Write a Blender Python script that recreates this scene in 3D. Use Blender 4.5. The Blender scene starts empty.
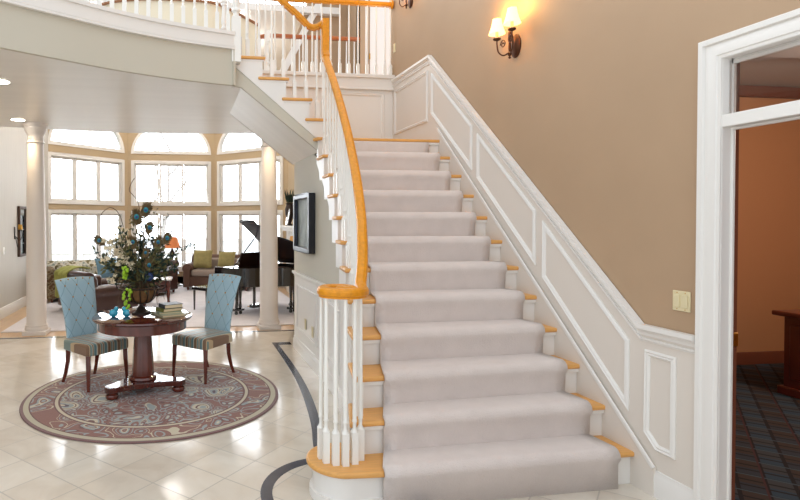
import bpy, bmesh, math, random
from math import pi, sin, cos, radians as R
from mathutils import Vector, Matrix
random.seed(7)
sc = bpy.context.scene
col = sc.collection

# ------------------------------------------------------------------ mesh builder
class MB:
    def __init__(s): s.v = []; s.f = []
    def add(s, vs, fs):
        o = len(s.v); s.v += [tuple(a) for a in vs]; s.f += [tuple(o + i for i in f) for f in fs]; return s
    def box(s, x0, x1, y0, y1, z0, z1):
        return s.add([(x0,y0,z0),(x1,y0,z0),(x1,y1,z0),(x0,y1,z0),(x0,y0,z1),(x1,y0,z1),(x1,y1,z1),(x0,y1,z1)],
                     [(0,3,2,1),(4,5,6,7),(0,1,5,4),(1,2,6,5),(2,3,7,6),(3,0,4,7)])
    def prism(s, poly, a, b, axis='z'):
        n = len(poly)
        mk = {'z': lambda p, t: (p[0], p[1], t), 'x': lambda p, t: (t, p[0], p[1]), 'y': lambda p, t: (p[0], t, p[1])}[axis]
        vs = [mk(p, a) for p in poly] + [mk(p, b) for p in poly]
        return s.add(vs, [tuple(range(n)), tuple(range(2*n-1, n-1, -1))] + [(i, (i+1) % n, n+(i+1) % n, n+i) for i in range(n)])
    def tube(s, path, rad, seg=8, caps=True):
        P = [Vector(p) for p in path]; n = len(P)
        rr = rad if isinstance(rad, (list, tuple)) else [rad]*n
        ref = Vector((0,0,1)); o = len(s.v); side = None
        for i, p in enumerate(P):
            t = (P[min(i+1,n-1)] - P[max(i-1,0)])
            if t.length < 1e-9: t = Vector((0,0,1))
            t.normalize()
            if side is None:
                side = t.cross(ref if abs(t.z) < .95 else Vector((1,0,0))).normalized()
            else:
                side = (side - t*side.dot(t)).normalized()
            up = side.cross(t)
            for k in range(seg):
                a = 2*pi*k/seg; q = p + side*cos(a)*rr[i] + up*sin(a)*rr[i]; s.v.append(tuple(q))
        for i in range(n-1):
            for k in range(seg):
                s.f.append((o+i*seg+k, o+i*seg+(k+1)%seg, o+(i+1)*seg+(k+1)%seg, o+(i+1)*seg+k))
        if caps:
            s.f.append(tuple(o+k for k in range(seg))[::-1]); s.f.append(tuple(o+(n-1)*seg+k for k in range(seg)))
        return s
    def lathe(s, prof, c=(0,0,0), seg=24, sx=1, sy=1):
        o = len(s.v); m = len(prof)
        for r, z in prof:
            for k in range(seg):
                a = 2*pi*k/seg; s.v.append((c[0]+r*cos(a)*sx, c[1]+r*sin(a)*sy, c[2]+z))
        for i in range(m-1):
            for k in range(seg):
                s.f.append((o+i*seg+k, o+i*seg+(k+1)%seg, o+(i+1)*seg+(k+1)%seg, o+(i+1)*seg+k))
        s.f.append(tuple(o+k for k in range(seg))[::-1]); s.f.append(tuple(o+(m-1)*seg+k for k in range(seg)))
        return s
    def sweep(s, prof, path, closed=False, up=(0,0,1)):
        # prof: closed list (side, up); path: list of points
        P = [Vector(p) for p in path]; n = len(P); m = len(prof); o = len(s.v); U = Vector(up)
        for i, p in enumerate(P):
            if closed: a = P[(i-1)%n]; b = P[(i+1)%n]
            else: a = P[max(i-1,0)]; b = P[min(i+1,n-1)]
            t = (b-a).normalized()
            d1 = (P[i]-P[(i-1)%n]).normalized() if (closed or i>0) else t
            d2 = (P[(i+1)%n]-P[i]).normalized() if (closed or i<n-1) else t
            t = (d1+d2).normalized() if (d1+d2).length>1e-6 else t
            k = 1/max(.35, t.dot(d1))
            side = t.cross(U).normalized(); up2 = side.cross(t)
            # mitre only in the plane of the bend
            bend = (d2-d1)
            ks = k if bend.length>1e-6 and abs(bend.normalized().dot(side))>.5 else 1
            ku = k if bend.length>1e-6 and abs(bend.normalized().dot(up2))>.5 else 1
            for q in prof: s.v.append(tuple(p + side*q[0]*ks + up2*q[1]*ku))
        rng = n if closed else n-1
        for i in range(rng):
            for k in range(m):
                j = (i+1) % n
                s.f.append((o+i*m+k, o+i*m+(k+1)%m, o+j*m+(k+1)%m, o+j*m+k))
        if not closed:
            s.f.append(tuple(o+k for k in range(m))[::-1]); s.f.append(tuple(o+(n-1)*m+k for k in range(m)))
        return s
    def ball(s, c, r, seg=12, rings=8, sc_=(1,1,1)):
        prof = [(max(1e-4, r*sin(pi*i/rings)), -r*cos(pi*i/rings)) for i in range(rings+1)]
        o = len(s.v); t = MB().lathe(prof, (0,0,0), seg)
        return s.add([(c[0]+v[0]*sc_[0], c[1]+v[1]*sc_[1], c[2]+v[2]*sc_[2]) for v in t.v], t.f)
    def xf(s, M, start=0):
        for i in range(start, len(s.v)): s.v[i] = tuple(M @ Vector(s.v[i]))
        return s
    def build(s, name, mt, parent=None, smooth=True, bevel=0, ang=.7, sub=0, seg=2):
        me = bpy.data.meshes.new(name)
        bm = bmesh.new()
        vs = [bm.verts.new(v) for v in s.v]
        for f in s.f:
            try: bm.faces.new([vs[i] for i in f])
            except Exception: pass
        bmesh.ops.remove_doubles(bm, verts=bm.verts, dist=1e-5)
        bmesh.ops.recalc_face_normals(bm, faces=bm.faces)
        bm.to_mesh(me); bm.free()
        me.materials.append(mt)
        if smooth:
            me.shade_smooth(); me.set_sharp_from_angle(angle=ang)
        o = bpy.data.objects.new(name, me); col.objects.link(o)
        if parent: o.parent = parent
        if bevel:
            m = o.modifiers.new('bevel', 'BEVEL'); m.width = bevel; m.segments = seg; m.limit_method = 'ANGLE'; m.angle_limit = R(35)
        if sub:
            m = o.modifiers.new('sub', 'SUBSURF'); m.levels = sub; m.render_levels = sub
        return o

def tag(o, label=None, cat=None, group=None, kind=None):
    if label: o['label'] = label
    if cat: o['category'] = cat
    if group: o['group'] = group
    if kind: o['kind'] = kind
    return o
def struct(o, label=None):
    o['kind'] = 'structure'
    if label: o['label'] = label
    return o
def empty(name, loc=(0,0,0), rz=0, label=None, cat=None, group=None):
    o = bpy.data.objects.new(name, None); col.objects.link(o); o.empty_display_size = .1
    o.location = loc; o.rotation_euler = (0,0,rz)
    return tag(o, label, cat, group)
def copy_tree(o, parent=None):
    c = o.copy(); col.objects.link(c)
    if parent: c.parent = parent
    for ch in [x for x in bpy.data.objects if x.parent == o]: copy_tree(ch, c)
    return c
def inst(src, loc, parent=None, rz=0, scale=None):
    c = src.copy(); col.objects.link(c); c.location = loc; c.rotation_euler = (0,0,rz)
    if scale: c.scale = scale
    if parent: c.parent = parent
    return c

# ------------------------------------------------------------------ materials
def srgb(r, g, b):
    f = lambda c: (c/255/12.92) if c/255 <= .04045 else ((c/255+.055)/1.055)**2.4
    return (f(r), f(g), f(b), 1)
def mat(name, rgb, rough=.6, metal=0, bump=0, bscale=60, var=0, vscale=3, spec=None, coat=0, sheen=0, stretch=None):
    m = bpy.data.materials.new(name); m.use_nodes = True; nt = m.node_tree; b = nt.nodes['Principled BSDF']
    c = srgb(*rgb); b.inputs['Base Color'].default_value = c
    b.inputs['Roughness'].default_value = rough; b.inputs['Metallic'].default_value = metal
    if spec is not None: b.inputs['Specular IOR Level'].default_value = spec
    if coat: b.inputs['Coat Weight'].default_value = coat; b.inputs['Coat Roughness'].default_value = .08
    if sheen: b.inputs['Sheen Weight'].default_value = sheen
    tc = nt.nodes.new('ShaderNodeTexCoord'); mp = nt.nodes.new('ShaderNodeMapping'); nt.links.new(tc.outputs['Object'], mp.inputs[0])
    if stretch: mp.inputs['Scale'].default_value = stretch
    if var:
        n = nt.nodes.new('ShaderNodeTexNoise'); n.inputs['Scale'].default_value = vscale; n.inputs['Detail'].default_value = 5
        nt.links.new(mp.outputs[0], n.inputs['Vector'])
        r = nt.nodes.new('ShaderNodeValToRGB'); nt.links.new(n.outputs['Fac'], r.inputs[0])
        r.color_ramp.elements[0].position = .3; r.color_ramp.elements[1].position = .7
        r.color_ramp.elements[0].color = tuple(max(0, x*(1-var)) for x in c[:3]) + (1,)
        r.color_ramp.elements[1].color = tuple(min(1, x*(1+var)) for x in c[:3]) + (1,)
        nt.links.new(r.outputs[0], b.inputs['Base Color'])
    if bump:
        n = nt.nodes.new('ShaderNodeTexNoise'); n.inputs['Scale'].default_value = bscale; n.inputs['Detail'].default_value = 3
        nt.links.new(mp.outputs[0], n.inputs['Vector'])
        bp = nt.nodes.new('ShaderNodeBump'); bp.inputs['Strength'].default_value = bump; bp.inputs['Distance'].default_value = .01
        nt.links.new(n.outputs['Fac'], bp.inputs['Height']); nt.links.new(bp.outputs[0], b.inputs['Normal'])
    return m
def emit(name, rgb, s):
    m = bpy.data.materials.new(name); m.use_nodes = True; b = m.node_tree.nodes['Principled BSDF']
    b.inputs['Base Color'].default_value = srgb(*rgb); b.inputs['Emission Color'].default_value = srgb(*rgb); b.inputs['Emission Strength'].default_value = s
    return m
class NT:
    def __init__(s, m): s.m = m; s.nt = m.node_tree; s.b = s.nt.nodes['Principled BSDF']
    def n(s, t, **k):
        x = s.nt.nodes.new(t)
        for a, b in k.items():
            if a.startswith('i_'): x.inputs[a[2:].replace('_', ' ')].default_value = b
            else: setattr(x, a, b)
        return x
    def l(s, a, b): s.nt.links.new(a, b)
    def math(s, op, a, b=None, c=None):
        x = s.nt.nodes.new('ShaderNodeMath'); x.operation = op
        for i, v in enumerate((a, b, c)):
            if v is None: continue
            if isinstance(v, (int, float)): x.inputs[i].default_value = v
            else: s.l(v, x.inputs[i])
        return x.outputs[0]
    def ramp(s, fac, stops, mode='LINEAR'):
        x = s.nt.nodes.new('ShaderNodeValToRGB'); x.color_ramp.interpolation = mode
        e = x.color_ramp.elements
        while len(e) < len(stops): e.new(.5)
        for i, (p, c) in enumerate(stops): e[i].position = p; e[i].color = srgb(*c)
        s.l(fac, x.inputs[0]); return x.outputs[0]
    def mix(s, f, a, b):
        x = s.nt.nodes.new('ShaderNodeMix'); x.data_type = 'RGBA'
        if isinstance(f, (int, float)): x.inputs[0].default_value = f
        else: s.l(f, x.inputs[0])
        for v, i in ((a, 6), (b, 7)):
            if isinstance(v, tuple): x.inputs[i].default_value = srgb(*v)
            else: s.l(v, x.inputs[i])
        return x.outputs[2]

M = {}
M['tan'] = mat('tan_wall_paint', (177,148,118), .75, bump=.05, bscale=250, var=.03, vscale=2)
M['greige'] = mat('greige_wall_paint', (198,192,176), .7, bump=.05, bscale=250)
M['livtan'] = mat('warm_tan_paint', (188,165,132), .75)
M['leftwall'] = mat('pale_grey_paint', (196,190,180), .55, var=.03, vscale=2, stretch=(1,12,1))
M['cream'] = mat('cream_paint', (236,226,200), .7)
M['ceiling'] = mat('ceiling_paint', (236,232,226), .34, var=.03, vscale=1.2, stretch=(.6,6,1), bump=.03, bscale=8)
M['white'] = mat('white_trim_paint', (232,228,222), .38)
M['wains'] = mat('wainscot_paint', (222,213,202), .45)
M['balw'] = mat('white_baluster_paint', (240,237,230), .35)
M['column'] = mat('column_paint', (236,230,226), .5)
M['oakrail'] = mat('amber_oak_rail', (218,142,26), .38, var=.12, vscale=8, stretch=(6,.8,6), spec=.35)
M['oak'] = mat('oak_tread_wood', (222,164,92), .4, var=.1, vscale=10, stretch=(.6,8,8), spec=.4)
M['runner'] = mat('beige_stair_carpet', (217,205,198), .95, bump=.5, bscale=140, var=.035, vscale=9, sheen=.3)
M['livcarpet'] = mat('pale_carpet', (226,222,226), .95, bump=.5, bscale=120, var=.05, vscale=5)
M['woodfloor'] = mat('blond_wood_floor', (206,172,132), .3, var=.1, vscale=4, stretch=(6,.6,1))
M['blackstone'] = mat('dark_slate_tile', (58,62,74), .2, var=.15, vscale=6)
M['mahog'] = mat('mahogany_wood', (92,36,24), .18, var=.25, vscale=6, stretch=(3,3,.6), coat=.6)
M['mahogtop'] = mat('polished_mahogany_top', (74,28,20), .1, var=.2, vscale=5, stretch=(1,8,1), coat=1)
M['pianob'] = mat('black_piano_lacquer', (12,12,14), .06, coat=1)
M['pianoin'] = mat('piano_lid_underside', (46,50,60), .25)
M['gold'] = mat('brass_metal', (200,150,70), .3, metal=1)
M['iron'] = mat('bronze_iron', (88,54,34), .4, metal=.7)
M['bronzed'] = mat('dark_bronze', (52,42,38), .45, metal=.5)
M['leather'] = mat('brown_leather', (66,40,34), .3, bump=.15, bscale=60, coat=.2)
M['brownfab'] = mat('brown_sofa_fabric', (92,64,50), .75, bump=.3, bscale=120)
M['taupe'] = mat('taupe_cushion', (150,134,122), .9, bump=.3, bscale=120)
M['black'] = mat('black_paint', (24,26,34), .35)
M['ivory'] = mat('ivory_plastic', (222,208,168), .4)
M['whitepl'] = mat('white_plastic', (240,240,236), .4)
M['bluechair'] = mat('sky_blue_upholstery', (156,186,200), .75, bump=.2, bscale=200, sheen=.3)
M['birdblue'] = mat('turquoise_glaze', (30,150,178), .08, coat=.8)
M['darkleaf'] = mat('dark_green_leaf', (34,56,44), .6, var=.3, vscale=12)
M['olive'] = mat('olive_leaf', (104,100,58), .6, var=.25, vscale=12)
M['lime'] = mat('lime_grape', (150,190,40), .35)
M['cream_fl'] = mat('cream_blossom', (226,212,182), .7, var=.1)
M['twig'] = mat('brown_twig', (84,64,46), .8)
M['feather'] = mat('bronze_green_feather', (112,92,62), .6, var=.3, vscale=40)
M['teal'] = mat('teal_feather_eye', (10,120,130), .3)
M['navy'] = mat('navy_feather_centre', (16,30,110), .3)
M['coir'] = mat('coir_pods', (120,84,48), .85, var=.35, vscale=14)
M['green_throw'] = mat('green_throw', (158,160,86), .95, bump=.6, bscale=60, var=.15, vscale=14)
M['tealpillow'] = mat('blue_pillow', (112,146,164), .9, var=.15, vscale=14)
M['goldpillow'] = mat('olive_gold_pillow', (150,138,88), .9, var=.12, vscale=18)
M['office'] = mat('office_rust_paint', (188,134,92), .8)
M['officebase'] = mat('office_brown_woodwork', (112,60,40), .5)
M['officeceil'] = mat('office_ceiling_paint', (186,176,170), .8)
M['desk'] = mat('cherry_desk_wood', (96,38,26), .3, var=.2, vscale=5, coat=.4)
M['bark'] = mat('grey_bark', (205,198,192), .9)
M['snow'] = mat('pale_ground', (220,222,218), .9)
M['page'] = mat('paper_pages', (226,206,170), .8)
M['bk_navy'] = mat('navy_book_cover', (52,58,66), .5)
M['bk_olive'] = mat('olive_book_cover', (112,108,48), .5)
M['bk_sage'] = mat('sage_book_cover', (176,170,140), .5)
M['bk_grey'] = mat('grey_green_book_cover', (150,156,130), .5)
M['shade_tan'] = emit('tan_lamp_shade', (196,140,70), .35)
M['shade_or'] = emit('orange_lamp_shade', (196,112,60), .3)
M['shade_w'] = emit('lit_candle_shade', (255,214,140), 1.9)
M['down'] = emit('downlight_lens', (255,244,224), 14)
M['mirror'] = mat('mirror_glass', (190,204,214), .03, metal=1)
M['art'] = mat('pale_art_print', (134,142,138), .6, var=.3, vscale=5)
M['floral'] = mat('floral_upholstery', (196,190,172), .9)
M['silver'] = mat('silver_vase', (190,190,188), .15, metal=.9)
# floral
q = NT(M['floral']); tc = q.n('ShaderNodeTexCoord'); v = q.n('ShaderNodeTexNoise', i_Scale=11.0, i_Detail=2.0); q.l(tc.outputs['Object'], v.inputs['Vector'])
q.l(q.ramp(v.outputs['Fac'], [(0,(92,70,50)),(.4,(120,112,80)),(.47,(214,206,188)),(.58,(206,204,194)),(.64,(140,150,140))]), q.b.inputs['Base Color'])
M['floral_brown'] = mat('brown_floral_upholstery', (110,84,56), .9)
q = NT(M['floral_brown']); tc = q.n('ShaderNodeTexCoord'); v = q.n('ShaderNodeTexNoise', i_Scale=14.0, i_Detail=2.0); q.l(tc.outputs['Object'], v.inputs['Vector'])
q.l(q.ramp(v.outputs['Fac'], [(0,(60,42,30)),(.45,(100,74,46)),(.52,(150,136,104)),(.62,(90,70,48))]), q.b.inputs['Base Color'])
# glass
g = bpy.data.materials.new('window_glass'); g.use_nodes = True; nt = g.node_tree; nt.nodes.clear()
out = nt.nodes.new('ShaderNodeOutputMaterial'); mx = nt.nodes.new('ShaderNodeMixShader'); tr = nt.nodes.new('ShaderNodeBsdfTransparent'); gl = nt.nodes.new('ShaderNodeBsdfGlossy')
gl.inputs['Roughness'].default_value = .02; fr = nt.nodes.new('ShaderNodeFresnel'); fr.inputs['IOR'].default_value = 1.3
nt.links.new(fr.outputs[0], mx.inputs[0]); nt.links.new(tr.outputs[0], mx.inputs[1]); nt.links.new(gl.outputs[0], mx.inputs[2]); nt.links.new(mx.outputs[0], out.inputs[0])
M['glass'] = g
# diagonal marble tile floor
m = mat('diagonal_cream_tile', (214,203,188), .12, coat=.0); M['tile'] = m; q = NT(m)
tc = q.n('ShaderNodeTexCoord'); sp = q.n('ShaderNodeSeparateXYZ'); q.l(tc.outputs['Object'], sp.inputs[0])
a = q.math('ADD', sp.outputs[0], sp.outputs[1]); b = q.math('SUBTRACT', sp.outputs[1], sp.outputs[0])
def grout(x, off, pitch=.405):
    t = q.math('FRACT', q.math('DIVIDE', q.math('SUBTRACT', x, off), pitch))
    return q.math('LESS_THAN', q.math('ABSOLUTE', q.math('SUBTRACT', t, .5)), .5-.012)
ga = grout(a, 2.56); gb = grout(b, 3.715, .41); tilemask = q.math('MULTIPLY', ga, gb)
ia = q.math('FLOOR', q.math('DIVIDE', q.math('SUBTRACT', a, 2.56), .405)); ib = q.math('FLOOR', q.math('DIVIDE', q.math('SUBTRACT', b, 3.715), .41))
cb = q.n('ShaderNodeCombineXYZ'); q.l(ia, cb.inputs[0]); q.l(ib, cb.inputs[1])
wn = q.n('ShaderNodeTexWhiteNoise'); q.l(cb.outputs[0], wn.inputs['Vector'])
ns = q.n('ShaderNodeTexNoise', i_Scale=3.5, i_Detail=6.0, i_Distortion=1.2); q.l(tc.outputs['Object'], ns.inputs['Vector'])
mixf = q.math('ADD', q.math('MULTIPLY', ns.outputs['Fac'], .75), q.math('MULTIPLY', wn.outputs['Value'], .25))
base = q.ramp(mixf, [(.25,(204,192,176)),(.5,(216,206,191)),(.75,(224,216,203))])
q.l(q.mix(tilemask, (172,164,152), base), q.b.inputs['Base Color'])
rn = q.n('ShaderNodeTexNoise', i_Scale=6.0, i_Detail=3.0); q.l(tc.outputs['Object'], rn.inputs['Vector'])
rr = q.math('ADD', q.math('MULTIPLY', rn.outputs['Fac'], .12), .06)
q.l(q.math('ADD', rr, q.math('MULTIPLY', q.math('SUBTRACT', 1.0, tilemask), .4)), q.b.inputs['Roughness'])
bp = q.n('ShaderNodeBump', i_Strength=.25, i_Distance=.004); q.l(q.math('ADD', tilemask, q.math('MULTIPLY', rn.outputs['Fac'], .35)), bp.inputs['Height']); q.l(bp.outputs[0], q.b.inputs['Normal'])
# rug
m = mat('paisley_rug_wool', (140,92,82), .95, sheen=.2); M['rug'] = m; q = NT(m)
tc = q.n('ShaderNodeTexCoord'); sp = q.n('ShaderNodeSeparateXYZ'); q.l(tc.outputs['Object'], sp.inputs[0])
rad = q.math('SQRT', q.math('ADD', q.math('MULTIPLY', sp.outputs[0], sp.outputs[0]), q.math('MULTIPLY', sp.outputs[1], sp.outputs[1])))
n1 = q.n('ShaderNodeTexNoise', i_Scale=2.2, i_Detail=1.0); q.l(tc.outputs['Object'], n1.inputs['Vector'])
vm = q.n('ShaderNodeVectorMath', operation='MULTIPLY_ADD'); q.l(n1.outputs['Color'], vm.inputs[0]); vm.inputs[1].default_value = (.55,.55,0); q.l(tc.outputs['Object'], vm.inputs[2])
wv = q.n('ShaderNodeTexNoise', i_Scale=7.0, i_Detail=1.0); q.l(tc.outputs['Object'], wv.inputs['Vector'])
v1 = q.n('ShaderNodeTexVoronoi', i_Scale=3.6, feature='SMOOTH_F1', i_Smoothness=.25); q.l(vm.outputs[0], v1.inputs['Vector'])
d1 = q.math('ADD', v1.outputs['Distance'], q.math('MULTIPLY', q.math('SUBTRACT', wv.outputs['Fac'], .5), .22))
BR = (134,92,82); BL = (146,154,154); CR = (196,186,162); NV = (84,64,80); DB = (104,66,64)
big = q.ramp(d1, [(0,BR),(.06,CR),(.10,NV),(.13,BL),(.20,CR),(.24,DB),(.27,CR),(.33,BL),(.36,BR),(.40,BL),(.44,CR),(.47,NV),(.49,BR),(.54,BL),(.57,BR)], 'CONSTANT')
v2 = q.n('ShaderNodeTexVoronoi', i_Scale=13.0); q.l(vm.outputs[0], v2.inputs['Vector'])
small = q.ramp(v2.outputs['Distance'], [(0,CR),(.16,BL),(.28,DB),(.36,BR),(.52,BL),(.62,BR)], 'CONSTANT')
sel = q.math('GREATER_THAN', q.math('ADD', v1.outputs['Distance'], q.math('MULTIPLY', wv.outputs['Fac'], .3)), .60)
field = q.mix(sel, big, small)
v3 = q.n('ShaderNodeTexVoronoi', i_Scale=6.0, feature='SMOOTH_F1', i_Smoothness=.2); q.l(vm.outputs[0], v3.inputs['Vector'])
d3 = q.math('ADD', v3.outputs['Distance'], q.math('MULTIPLY', q.math('SUBTRACT', wv.outputs['Fac'], .5), .3))
border = q.ramp(d3, [(0,BL),(.10,BR),(.16,CR),(.2,BL),(.28,DB),(.31,BR),(.42,BL),(.47,BR),(.58,CR),(.61,BR)], 'CONSTANT')
isb = q.math('GREATER_THAN', rad, .80); c1 = q.mix(isb, field, border)
def band(c, lo, hi, rgb):
    f = q.math('MULTIPLY', q.math('GREATER_THAN', rad, lo), q.math('LESS_THAN', rad, hi)); return q.mix(f, c, rgb)
c1 = band(c1, .775, .808, CR); c1 = band(c1, .76, .775, DB); c1 = band(c1, .80, .812, DB); c1 = band(c1, .995, 1.035, (184,176,152)); c1 = band(c1, .985, .995, DB); c1 = band(c1, 1.035, 1.08, (120,88,86))
q.l(c1, q.b.inputs['Base Color'])
nb = q.n('ShaderNodeTexNoise', i_Scale=220.0); q.l(tc.outputs['Object'], nb.inputs['Vector']); bp = q.n('ShaderNodeBump', i_Strength=.4, i_Distance=.004); q.l(nb.outputs['Fac'], bp.inputs['Height']); q.l(bp.outputs[0], q.b.inputs['Normal'])
# striped seat
m = mat('striped_silk_seat', (150,140,120), .5, sheen=.3); M['stripe'] = m; q = NT(m)
tc = q.n('ShaderNodeTexCoord'); sp = q.n('ShaderNodeSeparateXYZ'); q.l(tc.outputs['Object'], sp.inputs[0])
fr_ = q.math('FRACT', q.math('DIVIDE', q.math('ADD', sp.outputs[1], 1.0), .105))
q.l(q.ramp(fr_, [(0,(86,118,122)),(.22,(150,172,168)),(.28,(190,172,140)),(.34,(120,88,62)),(.58,(186,160,122)),(.64,(104,128,124)),(.78,(176,184,168)),(.84,(128,96,68)),(.94,(176,170,148))], 'CONSTANT'), q.b.inputs['Base Color'])
# tufted chair back: stitched diamond lines
m = M['bluechair']; q = NT(m); tc = q.n('ShaderNodeTexCoord'); sp = q.n('ShaderNodeSeparateXYZ'); q.l(tc.outputs['Object'], sp.inputs[0])
u = q.math('DIVIDE', sp.outputs[1], .125); w = q.math('DIVIDE', q.math('SUBTRACT', sp.outputs[2], .45), .21)
def dl(e):
    t = q.math('ABSOLUTE', q.math('SUBTRACT', q.math('FRACT', q.math('ADD', e, 20.0)), .5)); return q.math('GREATER_THAN', t, .478)
ln = q.math('MAXIMUM', dl(q.math('ADD', u, w)), dl(q.math('SUBTRACT', u, w)))
q.l(q.mix(ln, (158,187,200), (122,152,166)), q.b.inputs['Base Color'])
# office carpet
m = mat('blue_plaid_carpet', (40,44,50), .95); M['plaid'] = m; q = NT(m)
tc = q.n('ShaderNodeTexCoord'); sp = q.n('ShaderNodeSeparateXYZ'); q.l(tc.outputs['Object'], sp.inputs[0])
A = q.math('ADD', sp.outputs[0], sp.outputs[1]); B = q.math('SUBTRACT', sp.outputs[0], sp.outputs[1])
def st(x, p, w):
    return q.math('LESS_THAN', q.math('FRACT', q.math('DIVIDE', q.math('ADD', x, 30.0), p)), w)
c = q.mix(st(A, .36, .5), (66,52,42), (38,58,74)); c2 = q.mix(st(B, .36, .5), (48,40,40), (44,66,80)); c = q.mix(.5, c, c2)
c = q.mix(st(A, .12, .22), c, (16,14,20)); c = q.mix(st(B, .18, .16), c, (16,14,20)); c = q.mix(st(A, .36, .06), c, (60,78,88)); c = q.mix(st(B, .36, .04), c, (66,36,38))
q.l(c, q.b.inputs['Base Color'])

# ------------------------------------------------------------------ camera and light
cam = bpy.data.cameras.new('camera'); co = bpy.data.objects.new('camera', cam); col.objects.link(co)
cam.sensor_width = 36; cam.lens = 547.6*36/800; cam.shift_x = (400-260)/800; cam.shift_y = -(250-227.9)/800
co.location = (0,0,1.486); co.rotation_euler = (pi/2-.0137, 0, -.14); cam.clip_end = 200
sc.camera = co
w = bpy.data.worlds.new('sky'); sc.world = w; w.use_nodes = True; nt = w.node_tree
bg = nt.nodes['Background']; tcw = nt.nodes.new('ShaderNodeTexCoord'); spw = nt.nodes.new('ShaderNodeSeparateXYZ'); nt.links.new(tcw.outputs['Generated'], spw.inputs[0])
bg.inputs[0].default_value = (.87,.935,1,1)
mr = nt.nodes.new('ShaderNodeMapRange'); mr.interpolation_type = 'SMOOTHSTEP'; mr.inputs['From Min'].default_value = .25; mr.inputs['From Max'].default_value = .75; mr.inputs['To Min'].default_value = 0; mr.inputs['To Max'].default_value = 1
nt.links.new(spw.outputs[1], mr.inputs['Value'])
mz = nt.nodes.new('ShaderNodeMapRange'); mz.interpolation_type = 'SMOOTHSTEP'; mz.inputs['From Min'].default_value = .30; mz.inputs['From Max'].default_value = .60; mz.inputs['To Min'].default_value = 1; mz.inputs['To Max'].default_value = 0
nt.links.new(spw.outputs[2], mz.inputs['Value'])
mm = nt.nodes.new('ShaderNodeMath'); mm.operation = 'MULTIPLY'; nt.links.new(mr.outputs[0], mm.inputs[0]); nt.links.new(mz.outputs[0], mm.inputs[1])
ma = nt.nodes.new('ShaderNodeMath'); ma.operation = 'MULTIPLY_ADD'; nt.links.new(mm.outputs[0], ma.inputs[0]); ma.inputs[1].default_value = 9; ma.inputs[2].default_value = 1.25
nt.links.new(ma.outputs[0], bg.inputs[1])
sc.view_settings.view_transform = 'Standard'; sc.view_settings.look = 'None'; sc.view_settings.exposure = .22; sc.view_settings.gamma = 1; sc.view_settings.use_curve_mapping = False
def light(kind, loc, power, rgb=(1,.8,.55), size=.05, rot=None, spot=None):
    l = bpy.data.lights.new('lamp_or_fill', kind); l.energy = power; l.color = rgb
    if kind == 'AREA': l.size = size
    elif kind != 'SUN': l.shadow_soft_size = size
    if spot: l.spot_size = spot; l.spot_blend = .7
    o = bpy.data.objects.new('lamp_or_fill', l); col.objects.link(o); o.location = loc
    if rot: o.rotation_euler = rot
    return o

# ------------------------------------------------------------------ constants of the place
RS = .19; RUN = .2152; Y1 = 2.7245; WX = 2.53; SK = 2.50; FL = 3.23; CZ = 2.745; BY = 6.36
def YN(i): return Y1 + RUN*(i-1)
xlt = [(2.70,.80),(2.88,.875),(3.07,.95),(3.3,1.03),(3.57,1.095),(3.77,1.139),(4.02,1.182),(4.24,1.21),(4.5,1.248),(4.7,1.26),(4.91,1.268),(6.5,1.268)]
def lerp(tab, y):
    if y <= tab[0][0]: return tab[0][1]
    for (a, b), (c, d) in zip(tab, tab[1:]):
        if y <= c: return b + (d-b)*(y-a)/(c-a)
    return tab[-1][1]
def XL(y): return lerp(xlt, y)
slant = {1:-.035,2:-.055,3:-.085,4:-.065,5:-.03,6:-.02}
def nose_y(i, x): return YN(i) + slant.get(i, 0)*(2.5-x)/1.35

# ------------------------------------------------------------------ setting: floors
f = MB().box(-4.2, 2.615, -.5, 7.3, -.1, 0); struct(f.build('floor', M['tile']), 'glossy cream marble tile floor laid diagonally in the foyer')
f = MB().box(-4.2, 2.6, 7.3, 13.6, -.1, 0); struct(f.build('floor', M['woodfloor']), 'blond wood floor border of the living room')
f = MB().box(-2.38, 2.0, 7.62, 12.75, 0, .014); struct(f.build('floor', M['livcarpet'], bevel=.004), 'pale wall to wall style carpet in the living room')
f = MB().box(-4.2, 1.5, 7.22, 7.262, -.01, .002); struct(f.build('trim_1', M['blackstone']), 'thin dark inlay line in front of the columns')
# dark inlay strip following the stair wall, and the ring in the foyer floor
def ribbon(pts_a, pts_b, z0, z1):
    mb = MB(); n = len(pts_a); vs = []
    for p, r in zip(pts_a, pts_b): vs += [(p[0],p[1],z0),(r[0],r[1],z0),(p[0],p[1],z1),(r[0],r[1],z1)]
    fs = [(0,1,3,2), (4*n-4,4*n-2,4*n-1,4*n-3)]
    for i in range(n-1):
        a = 4*i; b = a+4; fs += [(a,b,b+1,a+1),(a+2,a+3,b+3,b+2),(a,a+2,b+2,b),(a+1,b+1,b+3,a+3)]
    return mb.add(vs, fs)
def cat(pts, n=40):
    out = []; P = [Vector(p) for p in pts]; P = [2*P[0]-P[1]] + P + [2*P[-1]-P[-2]]
    k = max(2, n//(len(P)-3))
    for i in range(1, len(P)-2):
        for j in range(k):
            t = j/k; a, b, c, d = P[i-1], P[i], P[i+1], P[i+2]
            out.append(.5*((2*b)+(c-a)*t+(2*a-5*b+4*c-d)*t*t+(3*b-a-3*c+d)*t**3))
    out.append(P[-2]); return out
o_ = cat([(1.068,6.53),(1.062,5.72),(1.04,5.01),(.99,4.41),(.92,3.87),(.84,3.45),(.82,3.1)], 36)
i_ = cat([(1.13,6.47),(1.126,5.54),(1.10,4.85),(1.05,4.28),(.975,3.77),(.895,3.45),(.875,3.1)], 36)
struct(ribbon(o_, i_, -.005, .0025).build('trim_2', M['blackstone'], smooth=False), 'dark slate border strip curving beside the stair wall')
struct(MB().box(1.068, 1.29, 6.42, 6.55, -.005, .0023).build('trim_3', M['blackstone']), 'short dark slate border strip at the wall end')
ra = []; rb = []
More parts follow.
